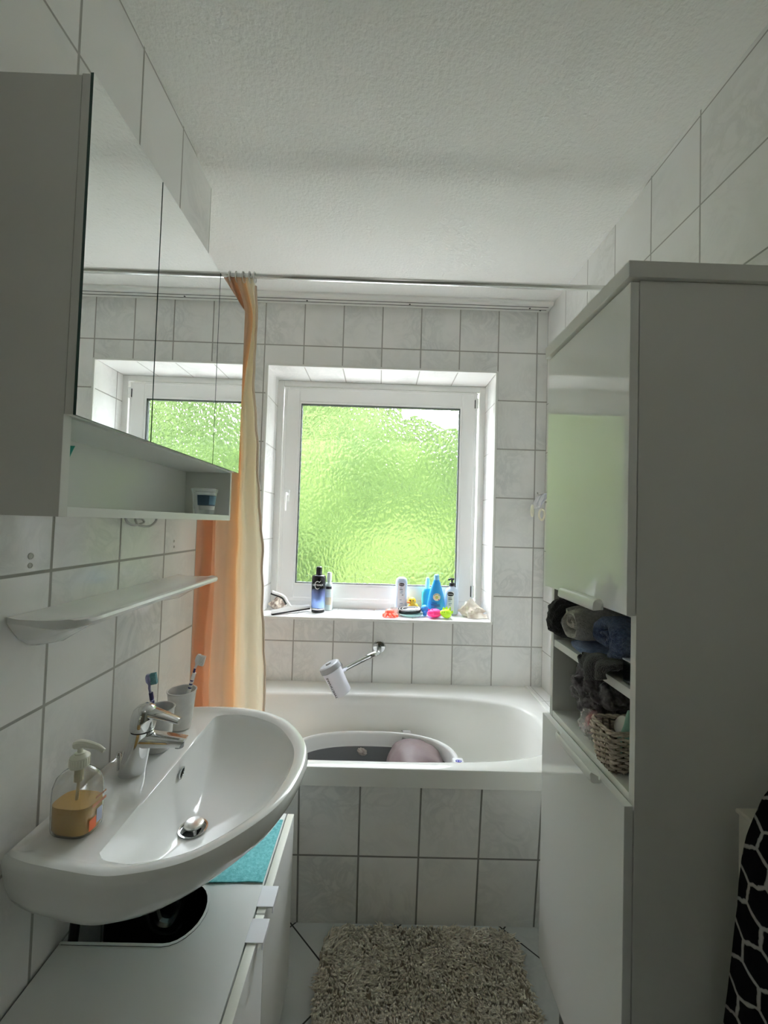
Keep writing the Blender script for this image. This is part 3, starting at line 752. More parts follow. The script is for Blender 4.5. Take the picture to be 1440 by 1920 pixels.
# ------------------------------------------------------------------ tall cabinet
t = thing('tall_cabinet', 'tall white bathroom cabinet with glossy doors and open middle shelves', 'cabinet', (.66, .955, 0))
KX0, KX1, KY0, KY1 = .4885, XR-.001, .766, 1.142
for y0, y1 in ((KY0, KY0+.017), (KY1-.017, KY1)):
    b = B(); box(b, KX0, KX1, y0, y1, .165, 1.8330, .0008); mk('side_panel', b, M_carc, t)
b = B(); box(b, .461, KX1, .757, 1.149, 1.834, 1.866, .0012); mk('top_board', b, M_carc, t)
M_board = mat('white_shelf_board', (.82, .83, .80), .35)
for nm, x0, z0, z1 in (('niche_roof', KX0+.004, 1.182, 1.196), ('shelf_board', KX0+.002, 1.027, 1.046), ('niche_floor', KX0+.0005, .836, .853), ('bottom_board', KX0+.003, .166, .182)):
    b = B(); box(b, x0, KX1-.008, KY0+.0173, KY1-.0173, z0, z1, .0008); mk(nm, b, M_board, t)
b = B(); box(b, KX1-.0075, KX1-.001, KY0+.0175, KY1-.0175, .167, 1.832); mk('back_board', b, M_board, t)
def grip(zref, parent, sgn):
    """U-shaped pull: a lip in front of a hollow, running along the door edge"""
    y0, y1 = .845, 1.026
    pr_ = [(.4694, .006), (.4694, -.016), (.460, -.016), (.4545, -.014), (.4515, -.009), (.4500, .002), (.4510, .006), (.4530, .0075), (.4550, .006), (.4560, -.002), (.4590, -.006), (.4640, -.006), (.4670, .0)]
    RR = []
    for k in range(25):
        q = k/24; e = min(q, 1-q)*(y1-y0); kk = min(1, e/.012); rd = math.sqrt(max(0, 1-(1-kk)**2))
        RR.append([(.4694-(.4694-x)*(.35+.65*rd), y0+(y1-y0)*q, zref+sgn*z*(.55+.45*rd)) for x, z in pr_])
    b = B(); rings(b, RR, True, True, True)
    mk('handle', b, M_lacq, parent, sm=40, label='long rounded white grip set along the edge of the door')
b = B(); box(b, .4695, .4865, .7655, 1.1425, 1.190, 1.829, .0012); d1 = mk('upper_door', b, M_gloss, t)
grip(1.188, d1, -1)
M_low = mat('glossy_white_lower', (.80, .81, .80), .06, coat=.2)
b = B(); box(b, .4695, .4865, .7655, 1.1425, .185, .839, .0012); d2 = mk('lower_door', b, M_low, t)
grip(.841, d2, 1)
for x in (.53, .79):
    for y in (.80, 1.11):
        b = B(); lathe(b, [(.018, 0), (.018, .012), (.014, .016), (.014, .166)], (x, y, 0), seg=16); mk('leg', b, M_greypl, t)

# ---- towels and things on its shelves
def terry(name, c1, c2): return noisemat(name, c1, c2, 160, .95, bump=(420, 1.0, .006), sheen=.4, lo=.3, hi=.7)
T_grey = terry('grey_terry', (.48, .455, .42), (.68, .64, .59)); T_blue = terry('blue_terry', (.17, .27, .52), (.34, .45, .70))
T_navy = terry('navy_terry', (.045, .08, .18), (.15, .22, .40)); T_black = terry('black_terry', (.004, .004, .005), (.018, .017, .018))
T_brown = terry('dark_terry', (.010, .010, .012), (.050, .046, .046))
def roll(name, material, c, r, L_, turns, label, rot=0., amp=.006, seed=1, start=0., flat=1.0):
    """rolled towel: a spiral of thick cloth, axis along x, its end towards the room"""
    b = B(); n = int(turns*26); pts = []
    th = r/(turns+.55)
    for i in range(n+1):
        a = 2*PI*turns*i/n; rad = th*.55+th*a/(2*PI)
        pts.append((rad, a+start))
    prof = []
    for rad, a in pts: prof.append((rad*math.cos(a), rad*math.sin(a)))
    inner = []
    for rad, a in pts[::-1]: inner.append(((rad-th*.90)*math.cos(a), (rad-th*.90)*math.sin(a)))
    NXs = 12; RR = []
    for k in range(NXs+1):
        q = k/NXs; e = min(q, 1-q)*L_; rd = min(1, e/.018); rd = math.sqrt(max(0, 1-(1-rd)**2))
        ring = []
        for w, pp in enumerate(prof+inner):
            y, z = pp
            # puff: shrink cloth thickness toward its end
            a = prof[w] if w < len(prof) else prof[len(prof)-1-(w-len(prof))]
            i2 = inner[len(prof)-1-w] if w < len(prof) else pp
            my, mz = (a[0]+i2[0])/2, (a[1]+i2[1])/2
            k2 = .35+.65*rd; y, z = my+(y-my)*k2, mz+(z-mz)*k2
            d = noise.noise(Vector((q*4+seed, y*22, z*22)))*amp
            d2 = noise.noise(Vector((q*9, y*40+seed, z*40)))*amp*.5
            ring.append((c[0]+L_*q+d+.010*noise.noise(Vector((y*30, z*30, seed))), c[1]+y*(1)+d+d2, c[2]+z*flat+d2-d*.5))
        RR.append(ring)
    rings(b, RR, True, True, True)
    o = mk(name, b, material, sm=70); tag(o, label, 'towel'); return o
def lump(name, material, c, r, label, cat='towel', seed=1, amp=.22, sc=2.2, crease=.35, rot=(0, 0, 0), n=2.8, zfloor=None):
    b = B(); blob(b, c, r, rot, amp, sc, seed, 64, 40, n, crease)
    if zfloor is not None:
        for v in b.verts:
            if v.co.z < zfloor: v.co.z = zfloor+.0002*(v.co.z-zfloor)
    o = mk(name, b, material, sm=70); tag(o, label, cat); return o
lump('folded_towel', T_black, (.545, 1.092, 1.114), (.085, .028, .056), 'black towel bulging out at the far end of the upper shelf', seed=3, amp=.10, crease=.2, zfloor=1.0465)
roll('rolled_towel', T_grey, (.480, 1.008, 1.121), .055, .24, 1.75, 'rolled grey towel with its folded end facing out on the upper shelf', seed=2, start=2.2, flat=.95)
lump('folded_towel', T_blue, (.585, 1.000, 1.060), (.092, .060, .013), 'blue towel squeezed flat under the rolled grey towel', seed=6, amp=.12, n=3.2, crease=.1, zfloor=1.0465)
roll('rolled_towel', T_navy, (.478, .866, 1.128), .052, .22, 1.6, 'rolled navy blue towel on top near the cabinet side wall', seed=9, start=.5, amp=.010, flat=.92)
# dark towel hanging over the shelf edge
b = B()
def hang(u, v):
    y = .832+.106*u; tab = [(0, 1.046), (.2, 1.036), (.5, 1.028), (.75, 1.043), (1, 1.062)]
    zb_ = next(a[1]+(c[1]-a[1])*(u-a[0])/(c[0]-a[0]) for a, c in zip(tab[:-1], tab[1:]) if u <= c[0]+1e-9)
    zt2 = 1.064+.010*math.sin(PI*u)-.010*u
    if v < .6: q = v/.6; x, z = .62-.125*q, zt2+.004*math.sin(q*8+u*5)
    else:
        q = (v-.6)/.4; x, z = .495-.022*math.sin(min(1, q*2.2)*PI/2)-.004*math.sin(u*16), zt2-(zt2-zb_)*q*q
    w = .006*noise.noise(Vector((u*5, v*5, 2)))
    return (x+w, y+.004*math.sin(v*9), z+w*.6)
solid_sheet(b, hang, 36, 44, .012)
tag(mk('draped_towel', b, T_brown, sm=70), 'dark brown-black towel hanging over the shelf edge below the navy roll', 'towel')
t = thing('storage_box', 'small glossy black box at the near end of the upper shelf', 'box', (.54, .806, 1.0465))
b = B(); box(b, .500, .62, .786, .826, 1.0465, 1.090, .002); mk('box_body', b, mat('glossy_black', (.012, .016, .018), .12), t)
b = B(); box(b, .499, .62, .7855, .8265, 1.0903, 1.0935, .001); mk('box_lid', b, mat('pale_lid', (.7, .72, .72), .3), t)
M_purple = noisemat('dark_mauve_cloth', (.03, .026, .03), (.20, .175, .20), 60, .75, bump=(90, .6, .006), sheen=.4)
lump('crumpled_cloth', M_purple, (.575, 1.004, .948), (.078, .088, .066), 'crumpled dark mauve cloth heaped under the middle shelf', 'cloth', seed=12, amp=.16, sc=3.2, crease=1.1, rot=(.55, 0, 0), zfloor=.8535)
# clear packet with red print
t = thing('plastic_packet', 'crinkled clear plastic packet with red print beside the wicker basket', 'packet', (.56, .99, .8535))
M_film = mat('clear_film', (.80, .80, .80), .15, alpha=.42, spec=.7)
b = B(); blob(b, (.533, .966, .897), (.044, .030, .036), (.35, 0, .1), .14, 3.5, 4, 48, 28, 3.2, .3); mk('film_wrap', b, M_film, t)
b = B(); blob(b, (.533, .957, .908), (.036, .016, .020), (.35, 0, .1), .12, 3, 2, 36, 20, 3); mk('red_print', b, noisemat('red_print', (.55, .01, .03), (.75, .05, .07), 30, .4), t)
b = B(); blob(b, (.522, .962, .888), (.032, .020, .013), (.35, 0, .1), .12, 3, 5, 36, 20, 3); mk('white_print', b, noisemat('pale_print', (.75, .76, .8), (.8, .55, .58), 60, .4), t)
# wicker basket
t = thing('wicker_basket', 'small grey-brown wicker basket full of toiletries on the lower shelf', 'basket', (.57, .872, .8535))
M_wick = noisemat('willow', (.40, .33, .27), (.70, .61, .52), 55, .6, bump=(160, .4, .003))
M_wick2 = noisemat('dark_willow', (.10, .07, .055), (.24, .185, .15), 55, .6)
BX0, BX1, BY0, BY1, BZ0, BZ1 = .4785, .660, .829, .914, .8545, .938
def rr_path(inset, n):
    x0, x1, y0, y1 = BX0+inset, BX1-inset, BY0+inset, BY1-inset; r = .012
    P = []
    per = [((x0, y0+r), (x0, y1-r)), ((x0+r, y1), (x1-r, y1)), ((x1, y1-r), (x1, y0+r)), ((x1-r, y0), (x0+r, y0))]
    tot = 2*(x1-x0+y1-y0)-8*r
    for k, (a, c) in enumerate(per):
        m = max(3, int(n*math.hypot(c[0]-a[0], c[1]-a[1])/tot))
        for i in range(m): P.append((a[0]+(c[0]-a[0])*i/m, a[1]+(c[1]-a[1])*i/m))
        P.append(c)
        cc = [(x0+r, y1-r), (x1-r, y1-r), (x1-r, y0+r), (x0+r, y0+r)][k]
        for j in (1, 2):
            an = [PI, PI/2, 0, -PI/2][k]-PI/2*j/3; P.append((cc[0]+r*math.cos(an), cc[1]+r*math.sin(an)))
    return P
def arclen(P):
    L_ = [0]
    for a, c in zip(P, P[1:]+P[:1]): L_.append(L_[-1]+math.hypot(c[0]-a[0], c[1]-a[1]))
    return L_
b = B(); NR = 12
for r_ in range(NR):
    q = (r_+.5)/NR; z = BZ0+.003+(BZ1-BZ0-.012)*q; ins_ = .010*(1-q)
    P = rr_path(ins_+.001, 110); L_ = arclen(P); m = round(L_[-1]/.030)*2
    cx0, cy0 = (BX0+BX1)/2, (BY0+BY1)/2; pts = []
    for (x, y), s in zip(P, L_):
        w = .0034*math.cos(PI*m*s/L_[-1]/1.0+PI*r_)
        d = Vector((x-cx0, (y-cy0)*1.0)); nx, ny = (0, 0)
        if abs(abs(x-cx0)-(BX1-BX0)/2) < .013+ins_: nx = math.copysign(1, x-cx0)
        if abs(abs(y-cy0)-(BY1-BY0)/2) < .013+ins_: ny = math.copysign(1, y-cy0)
        l = math.hypot(nx, ny) or 1
        pts.append((x+nx/l*w, y+ny/l*w, z+.0008*noise.noise(Vector((x*60, y*60, r_)))))
    pts.append(pts[0])
    R_ = []
    tube(b, pts, .0031, 6, cap=False)
mk('woven_side', b, M_wick, t, sm=60)
b = B(); P = rr_path(.006, 60); L_ = arclen(P); m = round(L_[-1]/.030)*2
step = L_[-1]/m
for k in range(m):
    s = k*step
    j = max(i for i in range(len(P)) if L_[i] <= s+1e-6); f_ = (s-L_[j])/max(1e-6, L_[j+1]-L_[j]); a, c = P[j], P[(j+1) % len(P)]
    x, y = a[0]+(c[0]-a[0])*f_, a[1]+(c[1]-a[1])*f_
    tube(b, [(x+((BX0+BX1)/2-x)*.05, y+((BY0+BY1)/2-y)*.08, BZ0), (x, y, BZ1-.002)], .0020, 6)
mk('stakes', b, M_wick2, t, sm=60)
b = B()
for k in range(3):
    P = rr_path(.003, 70); L_ = arclen(P)
    pts = [(x+.0032*math.cos(2*PI*s/L_[-1]*9+k*2.09)*.6, y+.0032*math.cos(2*PI*s/L_[-1]*9+k*2.09)*.6, BZ1-.001+.0032*math.sin(2*PI*s/L_[-1]*9+k*2.09)) for (x, y), s in zip(P, L_)]
    tube(b, pts+[pts[0]], .0026, 6, cap=False)
mk('basket_rim', b, M_wick, t, sm=60)
b = B(); box(b, BX0+.012, BX1-.012, BY0+.012, BY1-.012, BZ0, BZ0+.004); mk('basket_base', b, M_wick2, t)
M_tw = mat('white_tube_plastic', (.82, .80, .72), .35)
t = thing('cream_tube', 'upright white cream tube with a yellow band at the back of the basket', 'tube', (.585, .898, .866))
b = B(); RR = []
for z, rx, ry in ((.865, .014, .014), (.90, .0145, .0145), (.94, .014, .013), (.985, .012, .009), (1.012, .0125, .002)):
    RR.append([(.583+rx*math.cos(a), .893+ry*math.sin(a), z) for a in [2*PI*i/24 for i in range(24)]])
rings(b, RR, True, True, True); mk('tube_body', b, M_tw, t)
b = B(); RR = [[(.583+(.0145)*math.cos(a), .893+.0136*math.sin(a), z) for a in [2*PI*i/24 for i in range(24)]] for z in (.962, .972)]
rings(b, [[(.583+rx*math.cos(a), .893+ry*math.sin(a), z) for a in [2*PI*i/24 for i in range(24)]] for z, rx, ry in ((.951, .0140, .0126), (.963, .0135, .0116))], True); mk('yellow_band', b, mat('olive_yellow', (.50, .45, .06), .4), t)
t = thing('cream_jar', 'pale pink round jar lying in the front of the wicker basket', 'jar', (.53, .885, .92))
Mj = Matrix.Rotation(1.05, 3, 'Y') @ Matrix.Rotation(.2, 3, 'X')
b = B(); lathe(b, [(.001, -.018), (.018, -.018), (.019, -.016), (.019, .004)], (.545, .884, .926), M=Matrix.Rotation(-1.05, 3, 'Y'), seg=26); mk('jar_body', b, mat('pink_white_jar', (.70, .62, .64), .35), t)
b = B(); lathe(b, [(.020, .0045), (.020, .0135), (.018, .0155), (.001, .016)], (.545, .884, .926), M=Matrix.Rotation(-1.05, 3, 'Y'), seg=26); mk('jar_lid', b, mat('pink_white_lid', (.78, .72, .74), .3), t)
t = thing('paper_roll', 'small white roll lying behind the teal wrapper in the basket', 'roll', (.565, .853, .93))
b = B(); lathe(b, [(.001, -.022), (.017, -.022), (.018, -.02), (.018, .02), (.017, .022), (.004, .022), (.004, .015), (.0005, .015)], (.580, .866, .932), M=Matrix.Rotation(PI/2-.4, 3, 'Y') @ Matrix.Rotation(.5, 3, 'X'), seg=24); mk('roll_body', b, mat('white_paper', (.78, .78, .75), .8), t)
b = B(); solid_sheet(b, lambda u, v: (.515+.03*v+.008*math.sin(u*5), .842+.024*u+.003*math.sin(v*8), .884+.082*v+.006*math.sin(u*6+v*3)), 12, 14, .0016)
tag(mk('foil_wrapper', b, mat('pale_teal_film', (.36, .60, .53), .25), sm=60), 'pale teal plastic wrapper sticking up out of the wicker basket', 'wrapper')
t = thing('deodorant_can', 'white speckled spray can at the near end of the basket', 'spray can', (.61, .813, .8535))
b = B(); lathe(b, [(.016, .8535), (.0175, .856), (.0175, .940), (.014, .950), (.012, .952), (.012, .968), (.004, .972), (.0005, .972)], (.600, .806, 0), seg=26); mk('can_body', b, noisemat('speckled_grey', (.20, .20, .20), (.75, .76, .75), 420, .4, lo=.42, hi=.5), t)
b = B(); box(b, .520, .56, .786, .812, .8535, .925, .003)
bx = mk('patterned_box', b, noisemat('black_white_speckle', (.012, .012, .014), (.6, .6, .6), 260, .5, lo=.6, hi=.64), sm=30); tag(bx, 'black box with white specks wedged beside the basket', 'box')
# radiator and the patterned towel hung on it
t = thing('radiator', 'cream panel radiator on the right wall beyond the tall cabinet', 'radiator', (.71, .3, .18))
M_rad = mat('cream_enamel', (.66, .63, .54), .35)
b = B(); box(b, .638, .648, -.30, .716, .20, .868, .004, 3); mk('front_panel', b, M_rad, t)
b = B(); box(b, .742, .752, -.30, .716, .20, .868, .004, 3); mk('rear_panel', b, M_rad, t)
b = B(); box(b, .636, .754, -.302, .720, .864, .872, .003); 
mk('top_grille', b, M_rad, t)
b = B(); box(b, .6525, .7415, .700, .714, .21, .8655, .002); mk('end_cover', b, M_rad, t)
for y in (0, .5):
    for z in (.3, .75):
        b = B(); box(b, .7525, XR-.002, y, y+.03, z, z+.04); mk('wall_bracket', b, M_rad, t)
b = B(); tube(b, [(.632, -.28, 1.0), (.632, .585, 1.0)], .009, 12); mk('towel_rail', b, M_rad, t)
for y in (-.25, .57):
    b = B(); tube(b, smooth_path([(.632, y, 1.0), (.634, y, .95), (.655, y, .90), (.66, y, .872)], 5), .007, 10); mk('rail_post', b, M_rad, t)
hm = D.materials.new('black_white_honeycomb'); hm.use_nodes = True; nt = hm.node_tree; N = nt.nodes
p = N['Principled BSDF']; p.inputs['Roughness'].default_value = .95; p.inputs['Specular IOR Level'].default_value = .1
at = N.new('ShaderNodeUVMap'); at.uv_map = 'cloth'
s2 = N.new('ShaderNodeSeparateXYZ'); nt.links.new(at.outputs[0], s2.inputs[0])
# hexagonal cells: distance to the two nearest points of a hex lattice
def hexd(nt, u, v):
    def cell(ou, ov):
        a = mathn(nt, 'SUBTRACT', mathn(nt, 'FRACT', mathn(nt, 'ADD', u, ou)), .5)
        c = mathn(nt, 'MULTIPLY', mathn(nt, 'SUBTRACT', mathn(nt, 'FRACT', mathn(nt, 'ADD', v, ov)), .5), 1.7320508)
        aa, ac = mathn(nt, 'ABSOLUTE', a), mathn(nt, 'ABSOLUTE', c)
        return mathn(nt, 'MAXIMUM', aa, mathn(nt, 'ADD', mathn(nt, 'MULTIPLY', aa, .5), mathn(nt, 'MULTIPLY', ac, .8660254)))
    return mathn(nt, 'MINIMUM', cell(0, 0), cell(.5, .5))
nzh = N.new('ShaderNodeTexNoise'); nzh.inputs['Scale'].default_value = 60; nt.links.new(at.outputs[0], nzh.inputs['Vector'])
uu = mathn(nt, 'DIVIDE', s2.outputs[0], .062); vv_ = mathn(nt, 'DIVIDE', s2.outputs[1], .096)
uu = mathn(nt, 'ADD', uu, mathn(nt, 'MULTIPLY', nzh.outputs['Fac'], .10)); vv_ = mathn(nt, 'ADD', vv_, mathn(nt, 'MULTIPLY', nzh.outputs['Fac'], .08))
hd = hexd(nt, uu, vv_)
nt.links.new(ramp(nt, hd, [(0, (.006, .006, .007)), (.435, (.008, .008, .009)), (.455, (.42, .40, .38)), (.5, (.50, .48, .46))]), p.inputs['Base Color'])
nzb = N.new('ShaderNodeTexNoise'); nzb.inputs['Scale'].default_value = 900; nt.links.new(at.outputs[0], nzb.inputs['Vector'])
bb = N.new('ShaderNodeBump'); bb.inputs['Strength'].default_value = .8; bb.inputs['Distance'].default_value = .004; nt.links.new(nzb.outputs['Fac'], bb.inputs['Height']); nt.links.new(bb.outputs[0], p.inputs['Normal'])
b = B(); uvl = b.loops.layers.uv.new('cloth'); NU, NV = 60, 90; G_ = []
for i in range(NU+1):
    u = i/NU; row = []
    for j in range(NV+1):
        s = j/NV*.95
        # hangs over the rail: short side behind, long side towards the room
        if s < .10: x, z = .6475, .905+s
        elif s < .155: q = (s-.10)/.055; x, z = .632+.0155*math.cos(PI*q), 1.005+.0155*math.sin(PI*q)
        else: q = s-.155; x, z = .6165-.004*min(1, q/.1), 1.005-q
        tb = [(1.03, .600), (.942, .648), (.867, .671), (.826, .680), (.776, .688), (.658, .696), (.522, .712), (.2, .74)]
        zz = min(1.03, max(.2, z)); ye = next(a[1]+(c[1]-a[1])*(a[0]-zz)/(a[0]-c[0]) for a, c in zip(tb[:-1], tb[1:]) if zz >= c[0]-1e-9)
        y = ye-.008-(.42+.1*min(1, max(0, s-.155)/.5))*u
        k_ = min(1, max(0, s-.165)/.25)
        x -= max(0, .016*math.sin(u*24+1.2*s))*k_*min(1, u*6)
        if s > .165: x += .004*noise.noise(Vector((u*8, s*6, 1)))*min(1, (s-.165)/.1)
        y += .004*noise.noise(Vector((s*7, 3, u)))
        row.append(b.verts.new((x, y, z)))
    G_.append(row)
for i in range(NU):
    for j in range(NV):
        f = b.faces.new((G_[i][j], G_[i+1][j], G_[i+1][j+1], G_[i][j+1]))
        for lp, (a, c) in zip(f.loops, ((i, j), (i+1, j), (i+1, j+1), (i, j+1))): lp[uvl].uv = (a/NU*.60, c/NV*.95)
ht = mk('bath_towel', b, hm, sm=70); tag(ht, 'black bath towel with white honeycomb pattern hanging in front of the cream radiator', 'towel')
md = ht.modifiers.new('thickness', 'SOLIDIFY'); md.thickness = .006; md.offset = 1
# ------------------------------------------------------------------ rug
t = thing('bath_rug', 'shaggy beige bath rug on the floor in front of the bathtub', 'rug', (.16, 1.08, .0))
M_pile = noisemat('beige_pile', (.78, .71, .59), (.92, .86, .75), 24, .95, sheen=.3)
M_rugb = mat('beige_rug_back', (.48, .41, .31), .95)
RX0, RX1, RY0, RY1, RRD = -.142, .478, .55, 1.388, .07
def inrug(x, y, r=RRD):
    dx = max(RX0+r-x, x-(RX1-r), 0); dy = max(RY0+r-y, y-(RY1-r), 0); return dx*dx+dy*dy <= r*r
b = B(); P = []
for cx1, cy1, a0 in ((RX1-RRD, RY1-RRD, 0), (RX0+RRD, RY1-RRD, PI/2), (RX0+RRD, RY0+RRD, PI), (RX1-RRD, RY0+RRD, 1.5*PI)):
    for k in range(9): a = a0+PI/2*k/8; P.append((cx1+RRD*math.cos(a), cy1+RRD*math.sin(a)))
rings(b, [[(x, y, .001) for x, y in P], [(x, y, .006) for x, y in P]], True, True, True); mk('rug_back', b, M_rugb, t)
b = B(); rnd = random.Random(11); n = 0
while n < 15000:
    x, y = rnd.uniform(RX0, RX1), rnd.uniform(RY0, RY1)
    if y < .9 and rnd.random() < .55: continue
    if not inrug(x, y): continue
    n += 1
    fl = noise.noise(Vector((x*7, y*7, 1)))*2.6+1.2*noise.noise(Vector((x*24, y*24, 5)))+rnd.uniform(-.7, .7)
    h = rnd.uniform(.016, .030)+.006*noise.noise(Vector((x*9, y*9, 9))); ln = rnd.uniform(.012, .026); w = rnd.uniform(.0022, .0040)
    d = Vector((math.cos(fl-1.2), math.sin(fl-1.2), 0)); sd = Vector((-d.y, d.x, 0))
    base = Vector((x, y, .005)); mid = base+d*ln*.35+Vector((0, 0, h*.75)); tip = base+d*ln+Vector((0, 0, h))
    up_ = Vector((0, 0, .0018))
    v0, v1, v2, v3 = b.verts.new(base-sd*w), b.verts.new(base+sd*w), b.verts.new(mid+sd*w), b.verts.new(mid-sd*w)
    v5 = b.verts.new(mid-d*.003+up_*1.6); v4 = b.verts.new(tip)
    b.faces.new((v0, v3, v5)); b.faces.new((v1, v5, v2)); b.faces.new((v0, v5, v1)); b.faces.new((v3, v4, v5)); b.faces.new((v5, v4, v2)); b.faces.new((v3, v2, v4))
pl_ = mk('rug_pile', b, M_pile, t, sm=0); pl_['kind'] = 'stuff'
for p_ in pl_.data.polygons: p_.use_smooth = True
# ------------------------------------------------------------------ soap dispenser
t = thing('soap_dispenser', 'clear pump bottle half full of amber liquid soap on the washbasin', 'soap bottle', (-.541, .773, .7715))
SM = Matrix.Rotation(-.10, 3, 'Z'); sc_ = (-.541, .773, 0)
M_clear = mat('clear_plastic', (.96, .96, .95), .03, trans=1.0, ior=1.42)
bz = .7725
b = B(); prof = [(.9, 0), (.98, .004), (1, .012), (1, .066), (.97, .080), (.84, .096), (.60, .106), (.40, .111), (.36, .114)]
lathe(b, [(r*.040, bz+z) for r, z in prof], sc_, sy=.72, seg=48, n=3.2, M=SM); bo_ = mk('bottle', b, M_clear, t, sm=50)
md = bo_.modifiers.new('wall_thickness', 'SOLIDIFY'); md.thickness = .0010; md.offset = -1
b = B(); lathe(b, [(r*.0375, bz+.0025+z) for r, z in [(.9, 0), (1, .006), (1, .048), (.99, .0485)]], sc_, sy=.71, seg=48, n=3.2, M=SM)
mk('liquid_soap', b, mat('amber_soap', (.78, .50, .17), .15, sub=.0, spec=.3), t, sm=50)
M_pump = mat('pale_yellow_pump', (.80, .80, .70), .35)
b = B(); lathe(b, [(.0155, bz+.112), (.016, bz+.114), (.016, bz+.130), (.013, bz+.133), (.0085, bz+.135), (.0085, bz+.137), (.0045, bz+.138), (.0045, bz+.147)], sc_, seg=28)
for k in range(24):
    a = 2*PI*k/24; box(b, sc_[0]+.0160*math.cos(a)-.0006, sc_[0]+.0160*math.cos(a)+.0006, sc_[1]+.0160*math.sin(a)-.0006, sc_[1]+.0160*math.sin(a)+.0006, bz+.115, bz+.128)
pp = mk('pump_collar', b, M_pump, t, sm=40)
hx, hy = sc_[0], sc_[1]
b = B(); tube(b, smooth_path([(hx-.010, hy, bz+.1495), (hx, hy, bz+.152), (hx+.016, hy-.001, bz+.152), (hx+.034, hy-.002, bz+.148), (hx+.046, hy-.003, bz+.142)], 5), [.007, .0075, .008, .008, .008, .0078, .0075, .0072, .007, .0067, .0064, .006, .0057, .0054, .0052, .005, .0047, .0044, .0042, .004, .0038], 12); mk('pump_head', b, M_pump, pp)
b = B(); tube(b, [(sc_[0], sc_[1], bz+.112), (sc_[0], sc_[1], bz+.086)], .0075, 14); tube(b, [(sc_[0], sc_[1], bz+.086), (sc_[0]-.004, sc_[1], bz+.012)], .0028, 8); mk('dip_tube', b, mat('translucent_tube', (.62, .58, .40), .3), pp)
def lab(x0, x1, z0, z1, nm, m_):
    b = B()
    def f(u, v):
        q = Vector((.0406, -.021+.042*(x0+(x1-x0)*u), 0)); q = SM @ q
        return (sc_[0]+q.x, sc_[1]+q.y, bz+(z0+(z1-z0)*v)*.9)
    sheet(b, f, 4, 2); return mk(nm, b, m_, t, sm=0)
lab(.05, .42, .010, .032, 'red_label_patch', mat('orange_red_print', (.72, .16, .06), .4)); lab(.44, .75, .016, .044, 'blue_label_patch', mat('lilac_print', (.55, .58, .75), .4))
lab(.2, .95, .052, .058, 'printed_stripe', mat('rust_print', (.55, .25, .14), .4)); lab(.35, .95, .066, .070, 'printed_stripe', mat('rust_print_dark', (.40, .20, .12), .4))

# ------------------------------------------------------------------ cups and toothbrushes
def cup(name, label, c, r0, r1, h, col, loc, rough=.45):
    t = thing(name, label, 'cup', loc)
    b = B(); th = .0018
    lathe(b, [(r0-.004, c[2]), (r0, c[2]+.002), (r1, c[2]+h-.004), (r1+.0018, c[2]+h-.003), (r1+.0022, c[2]+h-.001), (r1+.0012, c[2]+h), (r1-th, c[2]+h-.001), (r0-th, c[2]+.005), (.0005, c[2]+.004)], c[:2]+(0,), seg=40, cap=True)
    mk('cup_body', b, noisemat(name+'_surface', tuple(q*.9 for q in col), col, 45, rough), t, sm=40); return t
cup('toothbrush_cup', 'taller grey-white plastic tumbler standing at the far end of the basin', (-.532, 1.147, .7715), .0275, .0365, .103, (.70, .69, .67), (-.532, 1.147, .7715))
cup('toothbrush_cup', 'smaller white tumbler standing right behind the chrome tap', (-.537, 1.040, .7715), .0300, .0345, .102, (.66, .66, .64), (-.537, 1.04, .7715))
def brush(label, foot, head, face, m_handle, m_head, m_br, m_grip):
    t = thing('toothbrush', label, 'toothbrush', foot)
    f, h = Vector(foot), Vector(head); d = (h-f); L_ = d.length; d.normalize()
    fc = Vector(face); fc = (fc-d*fc.dot(d)).normalized(); sd = d.cross(fc)
    def P(s, o=0.): return f+d*s+fc*o
    b = B(); tube(b, smooth_path([P(0), P(L_*.12), P(L_*.3, .001), P(L_*.5), P(L_*.66, -.001), P(L_*.80, -.002)], 6), [.0042]*12+[.0046]*10+[.0040]*5+[.0030]*4, 10)
    mk('handle', b, m_handle, t)
    b = B(); tube(b, smooth_path([P(L_*.80, -.002), P(L_*.87, 0), P(L_*.93, 0), P(L_, 0)], 5), [.0032]*4+[.0038, .005, .0062, .0072, .0078, .0080, .0080, .0080, .0078, .0072, .0062, .0045], 10)
    hd_ = mk('brush_head', b, m_head, t)
    b = B()
    for i in range(8):
        for j in range(3):
            q = P(L_*(.865)+i*.0033, .004)+sd*(j-1)*.0046; tube(b, [q, q+fc*.0135], .0019, 5)
    mk('bristles', b, m_br, hd_)
    b = B()
    for s0, s1 in ((.42, .52), (.54, .57), (.59, .62), (.64, .74)): tube(b, [P(L_*s0), P(L_*s1)], .0050, 12)
    mk('grip', b, m_grip, t)
M_bwh = mat('white_brush_plastic', (.85, .85, .85), .3); M_bbl = mat('dark_blue_grip', (.02, .03, .20), .35); M_lil = mat('lilac_plastic', (.36, .36, .58), .3)
brush('white toothbrush with dark blue grip leaning in the taller tumbler', (-.533, 1.140, .780), (-.487, 1.146, .972), (1, .1, -.1), M_bbl, M_bwh, mat('white_bristles', (.85, .85, .84), .6), M_bwh)
brush('lilac and teal toothbrush in the small tumbler behind the tap', (-.538, 1.045, .780), (-.562, 1.028, .958), (1, .25, 0), M_lil, M_lil, mat('teal_bristles', (.20, .42, .48), .6), mat('indigo_grip', (.06, .06, .20), .4))

